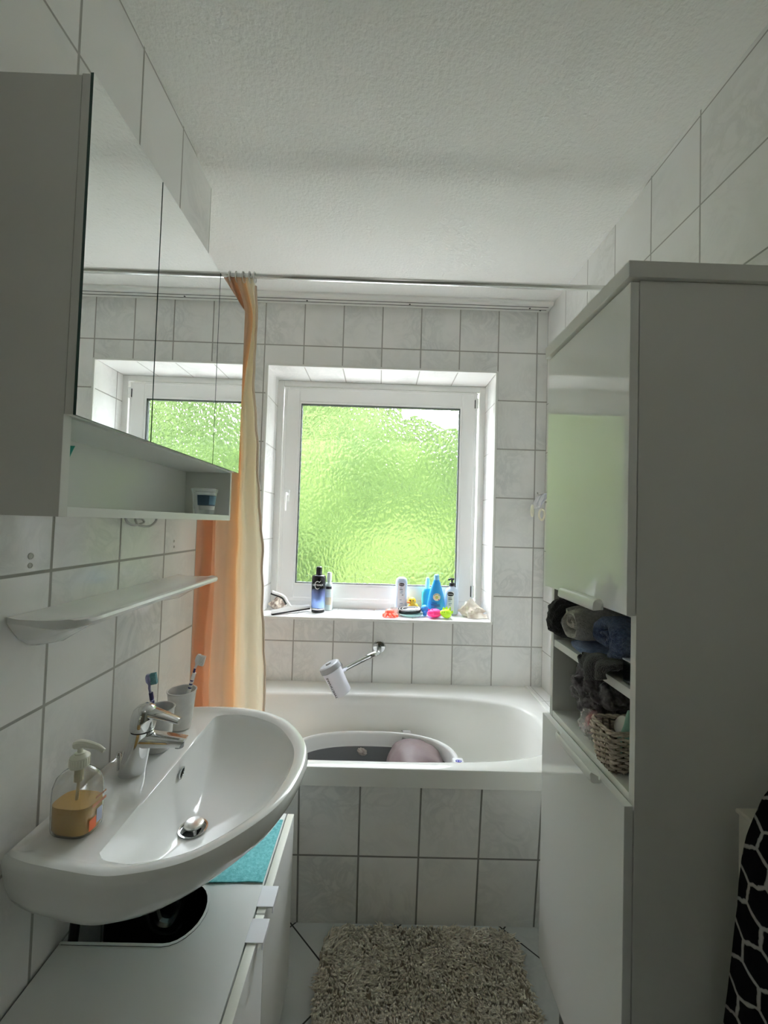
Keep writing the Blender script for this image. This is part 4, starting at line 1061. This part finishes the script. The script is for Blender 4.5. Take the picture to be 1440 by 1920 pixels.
# ------------------------------------------------------------------ in the open shelf of the mirror cabinet
t = thing('glass_candle_jar', 'clear glass jar with a blue label on the mirror cabinet shelf', 'jar', (-.51, 1.18, 1.361))
M_jar = mat('clear_glass_jar', (.85, .90, .90), .05, alpha=.30, spec=.7)
b = B(); lathe(b, [(.0255, 1.3608), (.028, 1.3625), (.0285, 1.374), (.0340, 1.424), (.0360, 1.426), (.0362, 1.434), (.034, 1.435), (.033, 1.427), (.0265, 1.376), (.001, 1.375)], (-.510, 1.185, 0), seg=36, cap=False); mk('jar_glass', b, M_jar, t)
def jl(nm, a0, a1, z0, z1, m_, off=.0006):
    b = B()
    def f(u, v):
        z = z0+(z1-z0)*v; r = .0285+(z-1.374)/.05*.0055+off; a = a0+(a1-a0)*u
        return (-.510+r*math.cos(a), 1.185+r*math.sin(a), z)
    sheet(b, f, 14, 3); return mk(nm, b, m_, t, sm=60)
jl('blue_label', -1.75, .15, 1.386, 1.415, mat('navy_print', (.05, .10, .16), .4)); jl('label_ring', -.75, .0, 1.389, 1.413, mat('blue_ring_print', (.12, .25, .35), .4), .001); jl('pale_label_strip', -1.6, .1, 1.374, 1.385, mat('pale_print_strip', (.6, .62, .62), .5))
t = thing('toothpaste_tube', 'teal green tube standing at the near end of the cabinet shelf', 'tube', (-.53, .645, 1.361))
b = B(); RR = []
for z, rx, ry, oy in ((1.3608, .012, .012, 0), (1.385, .012, .012, 0), (1.387, .008, .008, 0), (1.392, .017, .015, .002), (1.43, .018, .010, .016), (1.463, .020, .0015, .032)):
    RR.append([(-.530+rx*math.cos(a), .648+oy+ry*math.sin(a), z) for a in [2*PI*i/24 for i in range(24)]])
rings(b, RR, True, True, True); mk('tube_body', b, mat('teal_plastic', (.05, .38, .31), .35), t)

# ------------------------------------------------------------------ grab bar and bottle over the bath
t = thing('grab_bar', 'short slanting chrome grab bar on the tiles above the bathtub', 'grab bar', (-.09, 2.03, .69))
b = B(); tube(b, smooth_path([(.017, 2.062, .731), (.017, 1.990, .731), (.008, 1.962, .730), (-.018, 1.950, .724), (-.10, 1.948, .682), (-.168, 1.948, .642), (-.188, 1.960, .630), (-.194, 1.990, .626), (-.194, 2.062, .626)], 6), .0125, 16); mk('bar', b, M_chrome, t)
for x, z in ((.017, .731), (-.194, .626)):
    b = B(); lathe(b, [(.032, 0), (.032, .004), (.029, .008), (.014, .010)], (x, YB-.0005, z), M=Matrix.Rotation(PI/2, 3, 'X'), seg=32); mk('wall_rosette', b, M_chrome, t)
t = thing('shaker_bottle', 'white bottle with grey lid hanging upside down on the grab bar', 'bottle', (-.20, 1.945, .6))
ax = Vector((.48, 0, -.877)).normalized(); side = Vector((0, -1, 0)); up_ = ax.cross(side)
BM = Matrix((up_, side, ax)).transposed()   # local z runs down the bottle
o0 = Vector((-.207, 1.880, .692))
b = B(); lathe(b, [(.043, .018), (.045, .020), (.0435, .05), (.041, .12), (.040, .132), (.038, .135), (.001, .136)], o0, M=BM, seg=40); mk('bottle_body', b, mat('lavender_white_plastic', (.80, .80, .87), .4), t)
b = B(); lathe(b, [(.001, -.012), (.040, -.012), (.047, -.008), (.049, -.002), (.049, .017), (.046, .0178)], o0, M=BM, seg=40); mk('bottle_lid', b, M_greypl, t)
b = B(); lathe(b, [(.013, -.018), (.013, -.0125)], o0, M=BM, seg=20); mk('lid_cap', b, M_greypl, t)
def btxt(u, v):
    a = .60+v/.043; s = .082-u
    return o0+BM @ Vector((.0446*math.sin(a), .0446*math.cos(a), s))
text('lettering', 'TWISTSHAKE', .017, M_ink, t, btxt, True)
# hook with washing strap near the corner
t = thing('wall_hook', 'small hook on the right wall in the corner by the window', 'hook', (XR, 2.02, 1.52))
b = B(); tube(b, smooth_path([(XR-.002, 2.02, 1.528), (.815, 2.02, 1.524), (.795, 2.02, 1.516), (.787, 2.02, 1.520), (.784, 2.02, 1.530)], 5), .004, 8); lathe(b, [(.012, 0), (.012, .003), (.006, .005)], (XR-.0005, 2.02, 1.528), M=Matrix.Rotation(-PI/2, 3, 'Y'), seg=18); mk('hook_arm', b, M_chrome, t)
t = thing('washing_strap', 'white fabric strap with two cream ring grips hanging from the hook', 'strap', (.80, 2.01, 1.51))
M_strap = noisemat('white_fabric', (.72, .72, .76), (.84, .84, .88), 50, .8)
for k, (x0, y0, dx) in enumerate(((.806, 2.005, -.030), (.789, 2.0, -.022), (.772, 2.012, -.012))):
    b = B(); solid_sheet(b, lambda u, v: (x0+.024*u*(1-.3*v)+dx*v+.004*math.sin(v*5+k), y0+.010*math.sin(u*4+k)-.012*v+.022*max(0, .35-v)*u, 1.530-.014*(1-u)*(1-v)-.072*v-.006*k), 8, 16, .002); mk('strap_band', b, M_strap, t, sm=60)
for c, tilt in (((.796, 1.992, 1.418), .35), ((.752, 2.000, 1.436), 1.0)):
    M_ = Matrix.Rotation(tilt, 3, 'Z'); b = B(); pts = [Vector(c)+M_ @ Vector((.0165*math.cos(a), .0, .026*math.sin(a))) for a in [2*PI*q/28 for q in range(29)]]
    tube(b, pts, .0052, 10, cap=False); mk('ring_grip', b, mat('cream_plastic_%d' % int(tilt*10), (.80, .76, .60), .4), t)

# ------------------------------------------------------------------ baby bath inside the tub
t = thing('baby_bath', 'white baby bathtub with grey inside standing in the big bathtub', 'baby bath', (0, 1.66, .14))
BC = (-.005, 1.655); BA, BB = .352, .204
def bb(th, s, z, bow=0.): 
    x, y = sell(th, BA*s, BB*s, 2.5); return (BC[0]+x, BC[1]+y, z+bow*(x/BA)**2)
NTB = 80; TT = [2*PI*i/NTB for i in range(NTB)]
b = B(); rings(b, [[bb(th, s, z) for th in TT] for s, z in ((.70, .140), (.80, .150), (.86, .22), (.93, .36), (.97, .398), (1.0, .408), (1.0, .414), (.985, .418), (.955, .416), (.945, .408), (.935, .366), (.932, .362))], True, True, False); mk('bath_shell', b, mat('white_baby_bath', (.83, .84, .83), .25), t, sm=60)
b = B(); rings(b, [[bb(th, s, z) for th in TT] for s, z in ((.934, .3635), (.880, .30), (.81, .22), (.74, .18), (.6, .168), (.3, .165), (.02, .165))], True, False, True); mk('grey_liner', b, mat('grey_silicone', (.15, .155, .16), .5), t, sm=60)
b = B(); blob(b, (.178, 1.700, .352), (.122, .140, .088), (0, .2, 0), .08, 1.6, 3, 48, 30, 2.2); mk('newborn_cushion', b, noisemat('mauve_plastic', (.115, .085, .085), (.175, .135, .133), 9, .5), t, sm=70)
b = B(); solid_sheet(b, lambda u, v: (.128+.036*u+.006*math.sin(v*5), 1.868-.055*v, .420+.008*math.sin(PI*v)-.085*v*v), 6, 14, .003); mk('grey_strap', b, mat('grey_band', (.36, .35, .34), .6), t, sm=60)
b = B(); box(b, .318, .362, 1.560, 1.655, .385, .424, .006, 3); 
fl = mk('end_latch', b, mat('white_latch', (.80, .82, .84), .3), t)
b = B(); box(b, .336, .376, 1.548, 1.600, .372, .410, .006, 3); mk('latch_clip', b, M_trim, fl)
b = B(); lathe(b, [(.012, .4242), (.012, .4250), (.0085, .4251)], (.340, 1.628, 0), sx=1.0, sy=.75, seg=24, cap=False); mk('blue_emblem', b, mat('blue_print', (.05, .05, .40), .4), fl)
b = B(); lathe(b, [(.0045, .4243), (.0045, .4252), (.0005, .4252)], (.340, 1.628, 0), seg=14); mk('emblem_dot', b, mat('blue_print_dot', (.08, .08, .45), .4), fl)
b = B(); blob(b, (-.045, 1.826, .343), (.024, .012, .014), (.2, .5, .3), .3, 2.5, 6, 32, 20, 2.0, .3); mk('inner_tab', b, noisemat('beige_tab', (.30, .25, .22), (.55, .50, .46), 40, .5), t, sm=60, label='small beige tab on the grey inner wall')

# ------------------------------------------------------------------ on the window sill
SZ = NZ0+.0022
def bottle_root(name, label, x, y, cat='bottle'): return thing(name, label, cat, (x, y, SZ))
# black to blue shampoo bottle
t = bottle_root('shampoo_bottle', 'tall black bottle fading to metallic blue on the window sill', -.316, 2.200)
m = mat('black_to_blue_metal', (.1, .1, .2), .22, .55); nt = m.node_tree; tc = nt.nodes.new('ShaderNodeTexCoord'); s3 = nt.nodes.new('ShaderNodeSeparateXYZ'); nt.links.new(tc.outputs['Object'], s3.inputs[0])
q_ = mathn(nt, 'DIVIDE', mathn(nt, 'SUBTRACT', s3.outputs[2], SZ), .195)
nt.links.new(ramp(nt, q_, [(0, (.26, .38, .70)), (.25, (.22, .34, .66)), (.48, (.12, .16, .34)), (.66, (.015, .015, .02)), (1, (.012, .012, .013))]), nt.nodes['Principled BSDF'].inputs['Base Color'])
b = B(); lathe(b, [(.0345, .022), (.0358, .024), (.0372, .10), (.0375, .175), (.0365, .188), (.031, .1945), (.016, .196), (.016, .199)], (-.316, 2.2, SZ), seg=40); mk('bottle_body', b, m, t, sm=45)
b = B(); lathe(b, [(.033, 0), (.0345, .002), (.0348, .013)], (-.316, 2.2, SZ), seg=40); mk('bottle_base', b, M_black, t)
b = B(); lathe(b, [(.0352, .0132), (.0355, .0145), (.0355, .0205), (.0352, .0218)], (-.316, 2.2, SZ), seg=40); mk('silver_band', b, mat('silver_band', (.75, .76, .78), .25, 1), t)
b = B(); lathe(b, [(.0158, .1992), (.0162, .201), (.0162, .226), (.0150, .236), (.010, .2405), (.0005, .241)], (-.316, 2.2, SZ), seg=28); mk('flip_cap', b, M_black, t)
fn = on_cyl(-.316, 2.2, SZ+.145, .0376, .0376)
b = B(); NA = 30
def cring(u, v):
    a = .75+(2*PI-1.5)*u; r = .0155+.0045*v*math.sin(PI*u)**.5; return fn(r*math.cos(a)*.85, r*math.sin(a)*1.15)
sheet(b, cring, NA, 2); mk('ring_logo', b, M_inkw, t, sm=0)
b = B(); sheet(b, lambda u, v: fn(.006+.008*u+.003*v, .012+.010*u*.6+.006*v), 4, 2); mk('logo_flick', b, M_inkw, t, sm=0)
text('lettering', 'CATWALK', .0125, M_inkw, t, fn, True)
# slim spray bottle behind it
t = bottle_root('spray_bottle', 'slim pale green and white bottle standing behind the black bottle', -.266, 2.250)
b = B(); lathe(b, [(.019, 0), (.021, .003), (.021, .125), (.0185, .140), (.011, .152), (.011, .156)], (-.266, 2.25, SZ), seg=32); mk('bottle_body', b, mat('frosted_green_white', (.66, .78, .74), .25, spec=.6), t)
b = B(); lathe(b, [(.0125, .1562), (.013, .158), (.013, .196), (.011, .204), (.0005, .206)], (-.266, 2.25, SZ), seg=28); mk('spray_cap', b, mat('clear_white_cap', (.78, .86, .84), .2), t)
fn = on_cyl(-.266, 2.25, SZ, .0211, .0211)
b = B(); sheet(b, lambda u, v: fn(-.016+.034*u, .115+.014*v), 8, 1); mk('black_label_band', b, M_ink, t, sm=0)
b = B(); sheet(b, lambda u, v: fn(-.018+.036*u, .03+.04*v), 8, 1); mk('ochre_label', b, mat('ochre_print', (.62, .58, .44), .5), t, sm=0)
b = B(); sheet(b, lambda u, v: fn((-.012+.024*u), .073+.03*v), 8, 3); mk('pale_label', b, mat('pale_mint', (.72, .82, .84), .5), t, sm=0)
# baby lotion bottle
M_lot = mat('pale_blue_plastic', (.62, .72, .86), .3); M_lotw = mat('white_blue_label', (.84, .87, .92), .4)
t = bottle_root('lotion_bottle', 'white and pale blue baby lotion bottle with a domed top', .130, 2.225)
b = B(); lathe(b, [(.030, 0), (.033, .003), (.034, .05), (.031, .085), (.030, .10), (.032, .13), (.032, .150), (.028, .165), (.018, .1735), (.0005, .176)], (.130, 2.225, SZ+.018), seg=40, sy=.66); mk('bottle_body', b, M_lot, t, sm=60)
b = B(); lathe(b, [(.027, 0), (.029, .002), (.029, .0176)], (.130, 2.225, SZ), seg=32, sy=.66); mk('cap', b, M_lot, t)
def lbl(nm, x, y, rx, ry, u0, u1, v0, v1, m_, oval=False, off=.0012, par=None):
    fn = on_cyl(x, y, SZ, rx+off, ry+off); b = B()
    if oval:
        c = b.verts.new(fn((u0+u1)/2, (v0+v1)/2)); P_ = [b.verts.new(fn((u0+u1)/2+(u1-u0)/2*math.cos(a), (v0+v1)/2+(v1-v0)/2*math.sin(a))) for a in [2*PI*k/28 for k in range(28)]]
        for i in range(28): b.faces.new((c, P_[i], P_[(i+1) % 28]))
    else: sheet(b, lambda u, v: fn(u0+(u1-u0)*u, v0+(v1-v0)*v), 8, 3)
    return mk(nm, b, m_, par or t, sm=0)
lbl('label', .130, 2.225, .0345, .0228, -.021, .021, .035, .165, M_lotw, off=.0006)
lbl('black_oval', .130, 2.225, .0345, .0228, -.015, .015, .146, .164, M_ink, True, .0014)
text('lettering', 'Bübchen', .0082, M_inkw, t, on_cyl(.130, 2.225, SZ+.155, .0365, .0250))
for k, (u, v, w) in enumerate(((-.004, .136, .012), (-.002, .127, .016), (.001, .118, .012), (-.001, .109, .014), (.006, .098, .008), (-.004, .072, .010), (.0, .052, .016))):
    lbl('printed_line', .130, 2.225, .0345, .0228, u-w/2, u+w/2, v, v+.0032, M_ink if k in (1, 4) else mat('grey_print_%d' % k, (.30, .38, .52), .5), off=.0014)
# blue tapered bottle
t = bottle_root('blue_bottle', 'bright blue tapered bottle with a round flower emblem', .319, 2.215)
M_bl = mat('bright_blue_plastic', (.03, .30, .66), .25); M_blc = mat('light_blue_cap', (.22, .52, .78), .3)
b = B(); lathe(b, [(.042, 0), (.046, .004), (.0485, .03), (.0475, .06), (.040, .105), (.028, .145), (.020, .172), (.015, .180), (.015, .184)], (.319, 2.215, SZ), seg=44, sy=.55); mk('bottle_body', b, M_bl, t, sm=60)
b = B(); lathe(b, [(.0142, .1842), (.0148, .186), (.0135, .210), (.008, .2145), (.0005, .215)], (.319, 2.215, SZ), seg=28); mk('cap', b, M_blc, t)
def fl_(u, v): # front of the tapered body
    r = .0485 if v < .05 else .0485-(v-.05)*.175
    return (.319+u, 2.215-.55*math.sqrt(max(0, r*r-u*u))-.0016, SZ+v)
def disc(nm, u0, v0, r, m_, off=0., inner=0.):
    b = B(); n_ = 28
    def q(a, rr): 
        p_ = fl_(u0+rr*math.cos(a), v0+rr*math.sin(a)); return (p_[0], p_[1]-off, p_[2])
    P_ = [b.verts.new(q(2*PI*k/n_, r)) for k in range(n_)]
    if inner:
        Q_ = [b.verts.new(q(2*PI*k/n_, inner)) for k in range(n_)]
        for i in range(n_): b.faces.new((P_[i], P_[(i+1) % n_], Q_[(i+1) % n_], Q_[i]))
    else:
        c = b.verts.new(q(0, 0))
        for i in range(n_): b.faces.new((c, P_[i], P_[(i+1) % n_]))
    return mk(nm, b, m_, t, sm=0)
disc('emblem_disc', .0, .095, .020, mat('cream_emblem', (.78, .80, .62), .5))
disc('emblem_flower', .0, .094, .0085, mat('green_yellow_emblem', (.52, .60, .18), .5), .0007)
disc('emblem_dot', .010, .082, .0035, mat('red_emblem_dot', (.65, .08, .16), .5), .0010)
for k, ch in enumerate('PENATEN'):
    a = PI/2+.95-1.9*k/6
    text('lettering', ch, .0075, M_ink, t, (lambda a: lambda u, v: (lambda p_: (p_[0], p_[1]-.0012, p_[2]))(fl_(.0155*math.cos(a)+u*math.sin(a)+v*math.cos(a), .095+.0155*math.sin(a)-u*math.cos(a)+v*math.sin(a))))(a), True)
for k, (u, v, w) in enumerate(((-.012, .062, .026), (-.006, .052, .048), (.004, .043, .034))):
    b = B(); sheet(b, lambda q, r_: fl_(u-w/2+w*q, v+.0038*r_), 10, 1); mk('printed_line', b, mat('navy_print_line_%d' % k, (.01, .06, .28), .5), t, sm=0)
# teal box-like bottle behind
t = bottle_root('teal_bottle', 'squat teal bottle mostly hidden behind the bright blue bottle', .300, 2.265)
b = B(); lathe(b, [(.052, 0), (.055, .004), (.056, .105), (.050, .122), (.044, .128)], (.302, 2.266, SZ), seg=40, sy=.34, n=3); mk('bottle_body', b, mat('teal_blue_plastic', (.06, .45, .58), .25), t)
b = B(); lathe(b, [(.012, .1282), (.012, .165), (.010, .185), (.006, .190)], (.277, 2.266, SZ), seg=20); mk('cap', b, mat('pale_cyan_cap', (.42, .78, .80), .25), t)
# pump bottle
t = bottle_root('pump_bottle', 'white and pale blue bottle with black pump beside the large shell', .407, 2.235)
b = B(); lathe(b, [(.033, 0), (.0365, .004), (.0375, .05), (.037, .11), (.033, .130), (.022, .142), (.014, .146), (.014, .150)], (.407, 2.235, SZ), seg=40, sy=.70); mk('bottle_body', b, M_lot, t, sm=60)
b = B(); lathe(b, [(.0155, .1502), (.016, .152), (.016, .166), (.013, .169), (.005, .170), (.005, .184)], (.407, 2.235, SZ), seg=26); pc_ = mk('pump_collar', b, M_black, t)
b = B(); tube(b, smooth_path([(.418, 2.235, SZ+.186), (.407, 2.235, SZ+.189), (.395, 2.232, SZ+.188), (.386, 2.228, SZ+.183)], 4), .0055, 10); mk('pump_head', b, M_black, pc_)
lbl('label', .407, 2.235, .0378, .0265, -.032, .008, .012, .125, M_lotw, off=.0006)
lbl('black_oval', .407, 2.235, .0378, .0265, -.030, .006, .098, .122, M_ink, True, .0014)
text('lettering', 'Bübchen', .0092, M_inkw, t, (lambda f: lambda u, v: f(u-.012, v))(on_cyl(.407, 2.235, SZ+.110, .0400, .0287)))
for k, (u, v, w) in enumerate(((-.014, .088, .018), (-.013, .080, .020), (-.016, .071, .014), (-.012, .058, .016), (-.015, .050, .012))):
    lbl('printed_line', .407, 2.235, .0378, .0265, u-w/2, u+w/2, v, v+.0038, M_ink if k < 2 else mat('blue_print_%d' % k, (.25, .35, .55), .5), off=.0014)
# squeegee
t = thing('squeegee', 'white window squeegee with black rubber leaning on the left sill end', 'squeegee', (-.46, 2.14, SZ))
A_, B_ = Vector((-.535, 2.085, SZ+.014)), Vector((-.365, 2.215, SZ+.022)); d = (B_-A_).normalized(); nrm = d.cross(Vector((0, 0, 1))).normalized()
b = B(); RR = []
for k in range(13):
    q = A_+(B_-A_)*k/12; hz = .012+.010*math.exp(-((k-6)/2.2)**2)
    RR.append([q+nrm*.010+Vector((0, 0, -.006)), q+nrm*.010, q+Vector((0, 0, hz)), q-nrm*.008+Vector((0, 0, hz-.004)), q-nrm*.010+Vector((0, 0, -.006))])
rings(b, RR, True, True, True); mk('squeegee_head', b, M_trim, t, sm=40)
b = B(); RR = []
for k in (0, 1):
    q = A_+(B_-A_)*k; RR.append([q+nrm*.0115+Vector((0, 0, -.0062)), q-nrm*.004+Vector((0, 0, -.0062)), q-nrm*.001+Vector((0, 0, -.0135)), q+nrm*.012+Vector((0, 0, -.0135))])
rings(b, RR, True, True, True); mk('rubber_blade', b, M_black, t)
mid = A_+(B_-A_)*.5+Vector((0, 0, .014)); tipp = Vector((-.552, 2.150, SZ+.104))
pth = smooth_path([mid, mid+Vector((-.022, .004, .020)), mid+Vector((-.045, .010, .048)), tipp], 6)
b = B(); tube(b, pth, [.0065+.004*min(1, k/10) for k in range(len(pth))], 12); hn = mk('handle', b, M_trim, t)
b = B(); tube(b, [p_+Vector((-.004, -.0045, -.0045)) for p_ in pth[5:]], .0068, 10); mk('grip_insert', b, M_black, hn)
# conch shells
M_shell = noisemat('cream_shell', (.62, .52, .42), (.88, .83, .74), 26, .5, bump=(60, .4, .004)); M_shell2 = noisemat('brown_shell', (.20, .14, .11), (.74, .66, .55), 46, .45, bump=(70, .4, .004), lo=.4, hi=.6)
def conch(name, label, c, L_, H, spikes, material, seed, flip=1):
    t = thing(name, label, 'shell', (c[0], c[1], SZ)); b = B(); RR = []; n = 44; m = 36
    for k in range(n+1):
        q = k/n
        r = H*(math.sin(PI*min(1, q*1.02))**.75)*(1.25-.75*q if q > .35 else .45+1.52*q*.95)*.62+.001
        x = (q-.5)*L_*flip; ring = []
        for i in range(m):
            a = 2*PI*i/m; sp = 1+spikes*max(0, math.cos(5*a+q*9))**3*math.exp(-((q-.42)/.22)**2)+.10*math.sin(q*46)*(1 if q < .38 else .25)
            w = noise.noise(Vector((q*5, math.cos(a)*2+seed, math.sin(a)*2)))*.22
            z = r*math.sin(a)*(sp+w); y = r*math.cos(a)*(sp+w)*.85
            ring.append(Vector((c[0]+x, c[1]+y*.9, SZ+max(.0012, H*.40+z+(.5-q)*.0))))
        RR.append(ring)
    rings(b, RR, True, True, True); mk('shell_body', b, material, t, sm=60)
    return t
s1 = conch('conch_shell', 'large cream conch shell at the right end of the window sill', (.508, 2.185), .155, .072, .75, M_shell, 2)
b = B(); solid_sheet(b, lambda u, v: (.475+.105*u, 2.160-.030*v+.006*math.sin(u*9), SZ+.002+.030*(1-v)*(1-u*.6)+.006*abs(math.sin(u*7))*(1-v)), 24, 8, .003); mk('shell_lip', b, M_shell, s1, sm=60)
conch('conch_shell', 'small brown and cream whelk shell behind the squeegee', (-.542, 2.235), .105, .062, .35, M_shell2, 5, -1)
# bath toys and dish
t = thing('rubber_duck', 'yellow rubber duck with orange beak behind the glass dish', 'bath toy', (.198, 2.235, SZ), 'bath toys on the sill')
M_duck = mat('duck_yellow', (.86, .55, .04), .35)
b = B(); blob(b, (.200, 2.238, SZ+.026), (.030, .024, .0265), amp=0, n=2.1); mk('duck_body', b, M_duck, t)
b = B(); blob(b, (.190, 2.226, SZ+.064), (.0215, .020, .021), amp=0, n=2.0, nu=32, nv=20); hd_ = mk('duck_head', b, M_duck, t)
b = B(); blob(b, (.172, 2.212, SZ+.060), (.012, .009, .0055), (0, 0, .6), 0, nu=20, nv=12); mk('beak', b, mat('duck_orange', (.85, .22, .03), .35), hd_)
for s in (0, 1):
    b = B(); blob(b, (.179+.016*s, 2.2085-.002*s, SZ+.070), (.003, .002, .0035), amp=0, nu=14, nv=8); mk('eye', b, M_ink, hd_)
t = thing('glass_dish', 'oval pale teal glass dish under the black case', 'dish', (.178, 2.150, SZ))
b = B(); lathe(b, [(.045, 0), (.052, .002), (.064, .012), (.066, .013), (.064, .0145), (.050, .005), (.0005, .004)], (.178, 2.150, SZ), seg=44, sy=.62, cap=False); mk('dish_glass', b, mat('teal_glass', (.40, .62, .60), .08, alpha=.75, spec=.6), t)
t = thing('black_case', 'black case with white loop outlines resting on the teal dish', 'case', (.175, 2.16, SZ+.014))
CM = Matrix.Rotation(.32, 3, 'X') @ Matrix.Rotation(-.06, 3, 'Y'); cc_ = Vector((.172, 2.165, SZ+.028))
b = B(); lathe(b, [(.056, -.010), (.060, -.008), (.062, .002), (.058, .008), (.0005, .009)], cc_, sy=.44, seg=44, n=3, M=CM); mk('case_body', b, M_black, t)
for r_ in (.052, .036):
    b = B(); pts = [cc_+CM @ Vector((*sell(a, r_, r_*.36, 3)[:2], .0095)) for a in [2*PI*k/40 for k in range(41)]]; tube(b, pts, .0016, 6, cap=False); mk('white_outline', b, M_inkw, t)
t = thing('octopus_toy', 'orange-red soft bath toy with stubby arms at the sill edge', 'bath toy', (.064, 2.118, SZ), 'bath toys on the sill')
M_or = mat('coral_rubber', (.90, .13, .08), .4)
b = B(); blob(b, (.066, 2.128, SZ+.020), (.024, .020, .0185), amp=.06, sc=2, n=2.1); mk('toy_body', b, M_or, t)
for k, (dx, dy) in enumerate(((-.030, -.006), (-.020, -.020), (.004, -.026), (.026, -.022), (.036, -.012), (-.026, .012))):
    b = B(); tube(b, smooth_path([(.066, 2.128, SZ+.014), (.066+dx*.7, 2.128+dy*.7, SZ+.013), (.066+dx, 2.128+dy, SZ+.0085), (.066+dx*1.25, 2.128+dy*1.15, SZ+.0085)], 4), .0082, 10); mk('toy_arm', b, M_or, t)
t = thing('clear_cup', 'small translucent white cup behind the orange-red toy', 'cup', (.092, 2.165, SZ))
b = B(); lathe(b, [(.024, 0), (.026, .001), (.030, .034), (.0285, .034), (.0245, .003), (.0005, .002)], (.094, 2.168, SZ), seg=32, cap=False); mk('cup_body', b, mat('milky_plastic', (.80, .78, .76), .3, alpha=.8), t)
t = thing('seahorse_toy', 'blue bath toy with round head between the dish and the blue bottle', 'bath toy', (.253, 2.17, SZ), 'bath toys on the sill')
M_bt = mat('toy_blue', (.04, .26, .70), .35)
b = B(); blob(b, (.253, 2.168, SZ+.036), (.0205, .019, .0205), amp=0, n=2.0); h_ = mk('toy_head', b, M_bt, t)
b = B(); blob(b, (.253, 2.160, SZ+.013), (.012, .012, .0132), amp=0, n=2.2); mk('toy_body', b, M_bt, t)
b = B(); blob(b, (.253, 2.1485, SZ+.024), (.006, .006, .005), amp=0, nu=18, nv=10); mk('snout', b, M_bt, h_)
t = thing('hippo_toy', 'pink bath toy shaped like a little hippo at the sill edge', 'bath toy', (.298, 2.13, SZ), 'bath toys on the sill')
M_pk = mat('toy_pink', (.80, .03, .20), .35)
b = B(); blob(b, (.302, 2.132, SZ+.0225), (.034, .026, .0225), amp=.03, sc=1.5, n=2.2); mk('toy_body', b, M_pk, t)
b = B(); blob(b, (.279, 2.116, SZ+.0235), (.0185, .016, .0155), amp=0, n=2.2); h_ = mk('toy_head', b, M_pk, t)
for s in (-1, 1):
    b = B(); blob(b, (.279+.009*s, 2.122, SZ+.0405), (.0045, .004, .0055), amp=0, nu=16, nv=10); mk('ear', b, M_pk, h_)
    b = B(); blob(b, (.278+.006*s, 2.1035, SZ+.029), (.0016, .0014, .002), amp=0, nu=10, nv=6); mk('eye', b, M_ink, h_)
t = thing('dragon_toy', 'lime green bath toy with pointed back crest at the sill edge', 'bath toy', (.36, 2.12, SZ), 'bath toys on the sill')
M_gr = mat('toy_green', (.48, .78, .03), .35)
b = B(); blob(b, (.362, 2.125, SZ+.0235), (.027, .022, .0235), amp=.03, sc=1.6, n=2.1); mk('toy_body', b, M_gr, t)
b = B(); blob(b, (.343, 2.112, SZ+.030), (.0165, .014, .0145), amp=0, n=2.1); h_ = mk('toy_head', b, M_gr, t)
for k, (x, z, h) in enumerate(((.349, .047, .014), (.362, .046, .019), (.376, .041, .022), (.387, .030, .016))):
    b = B(); lathe(b, [(.009, 0), (.006, h*.5), (.0008, h)], (x, 2.126, SZ+z-.004), seg=14, sy=.5, M=Matrix.Rotation((k-1)*.28, 3, 'Y')); mk('crest_spike', b, M_gr, t)
for s in (-1, 1):
    b = B(); blob(b, (.341+.006*s, 2.0995, SZ+.035), (.0018, .0015, .0022), amp=0, nu=10, nv=6); mk('eye', b, M_ink, h_)
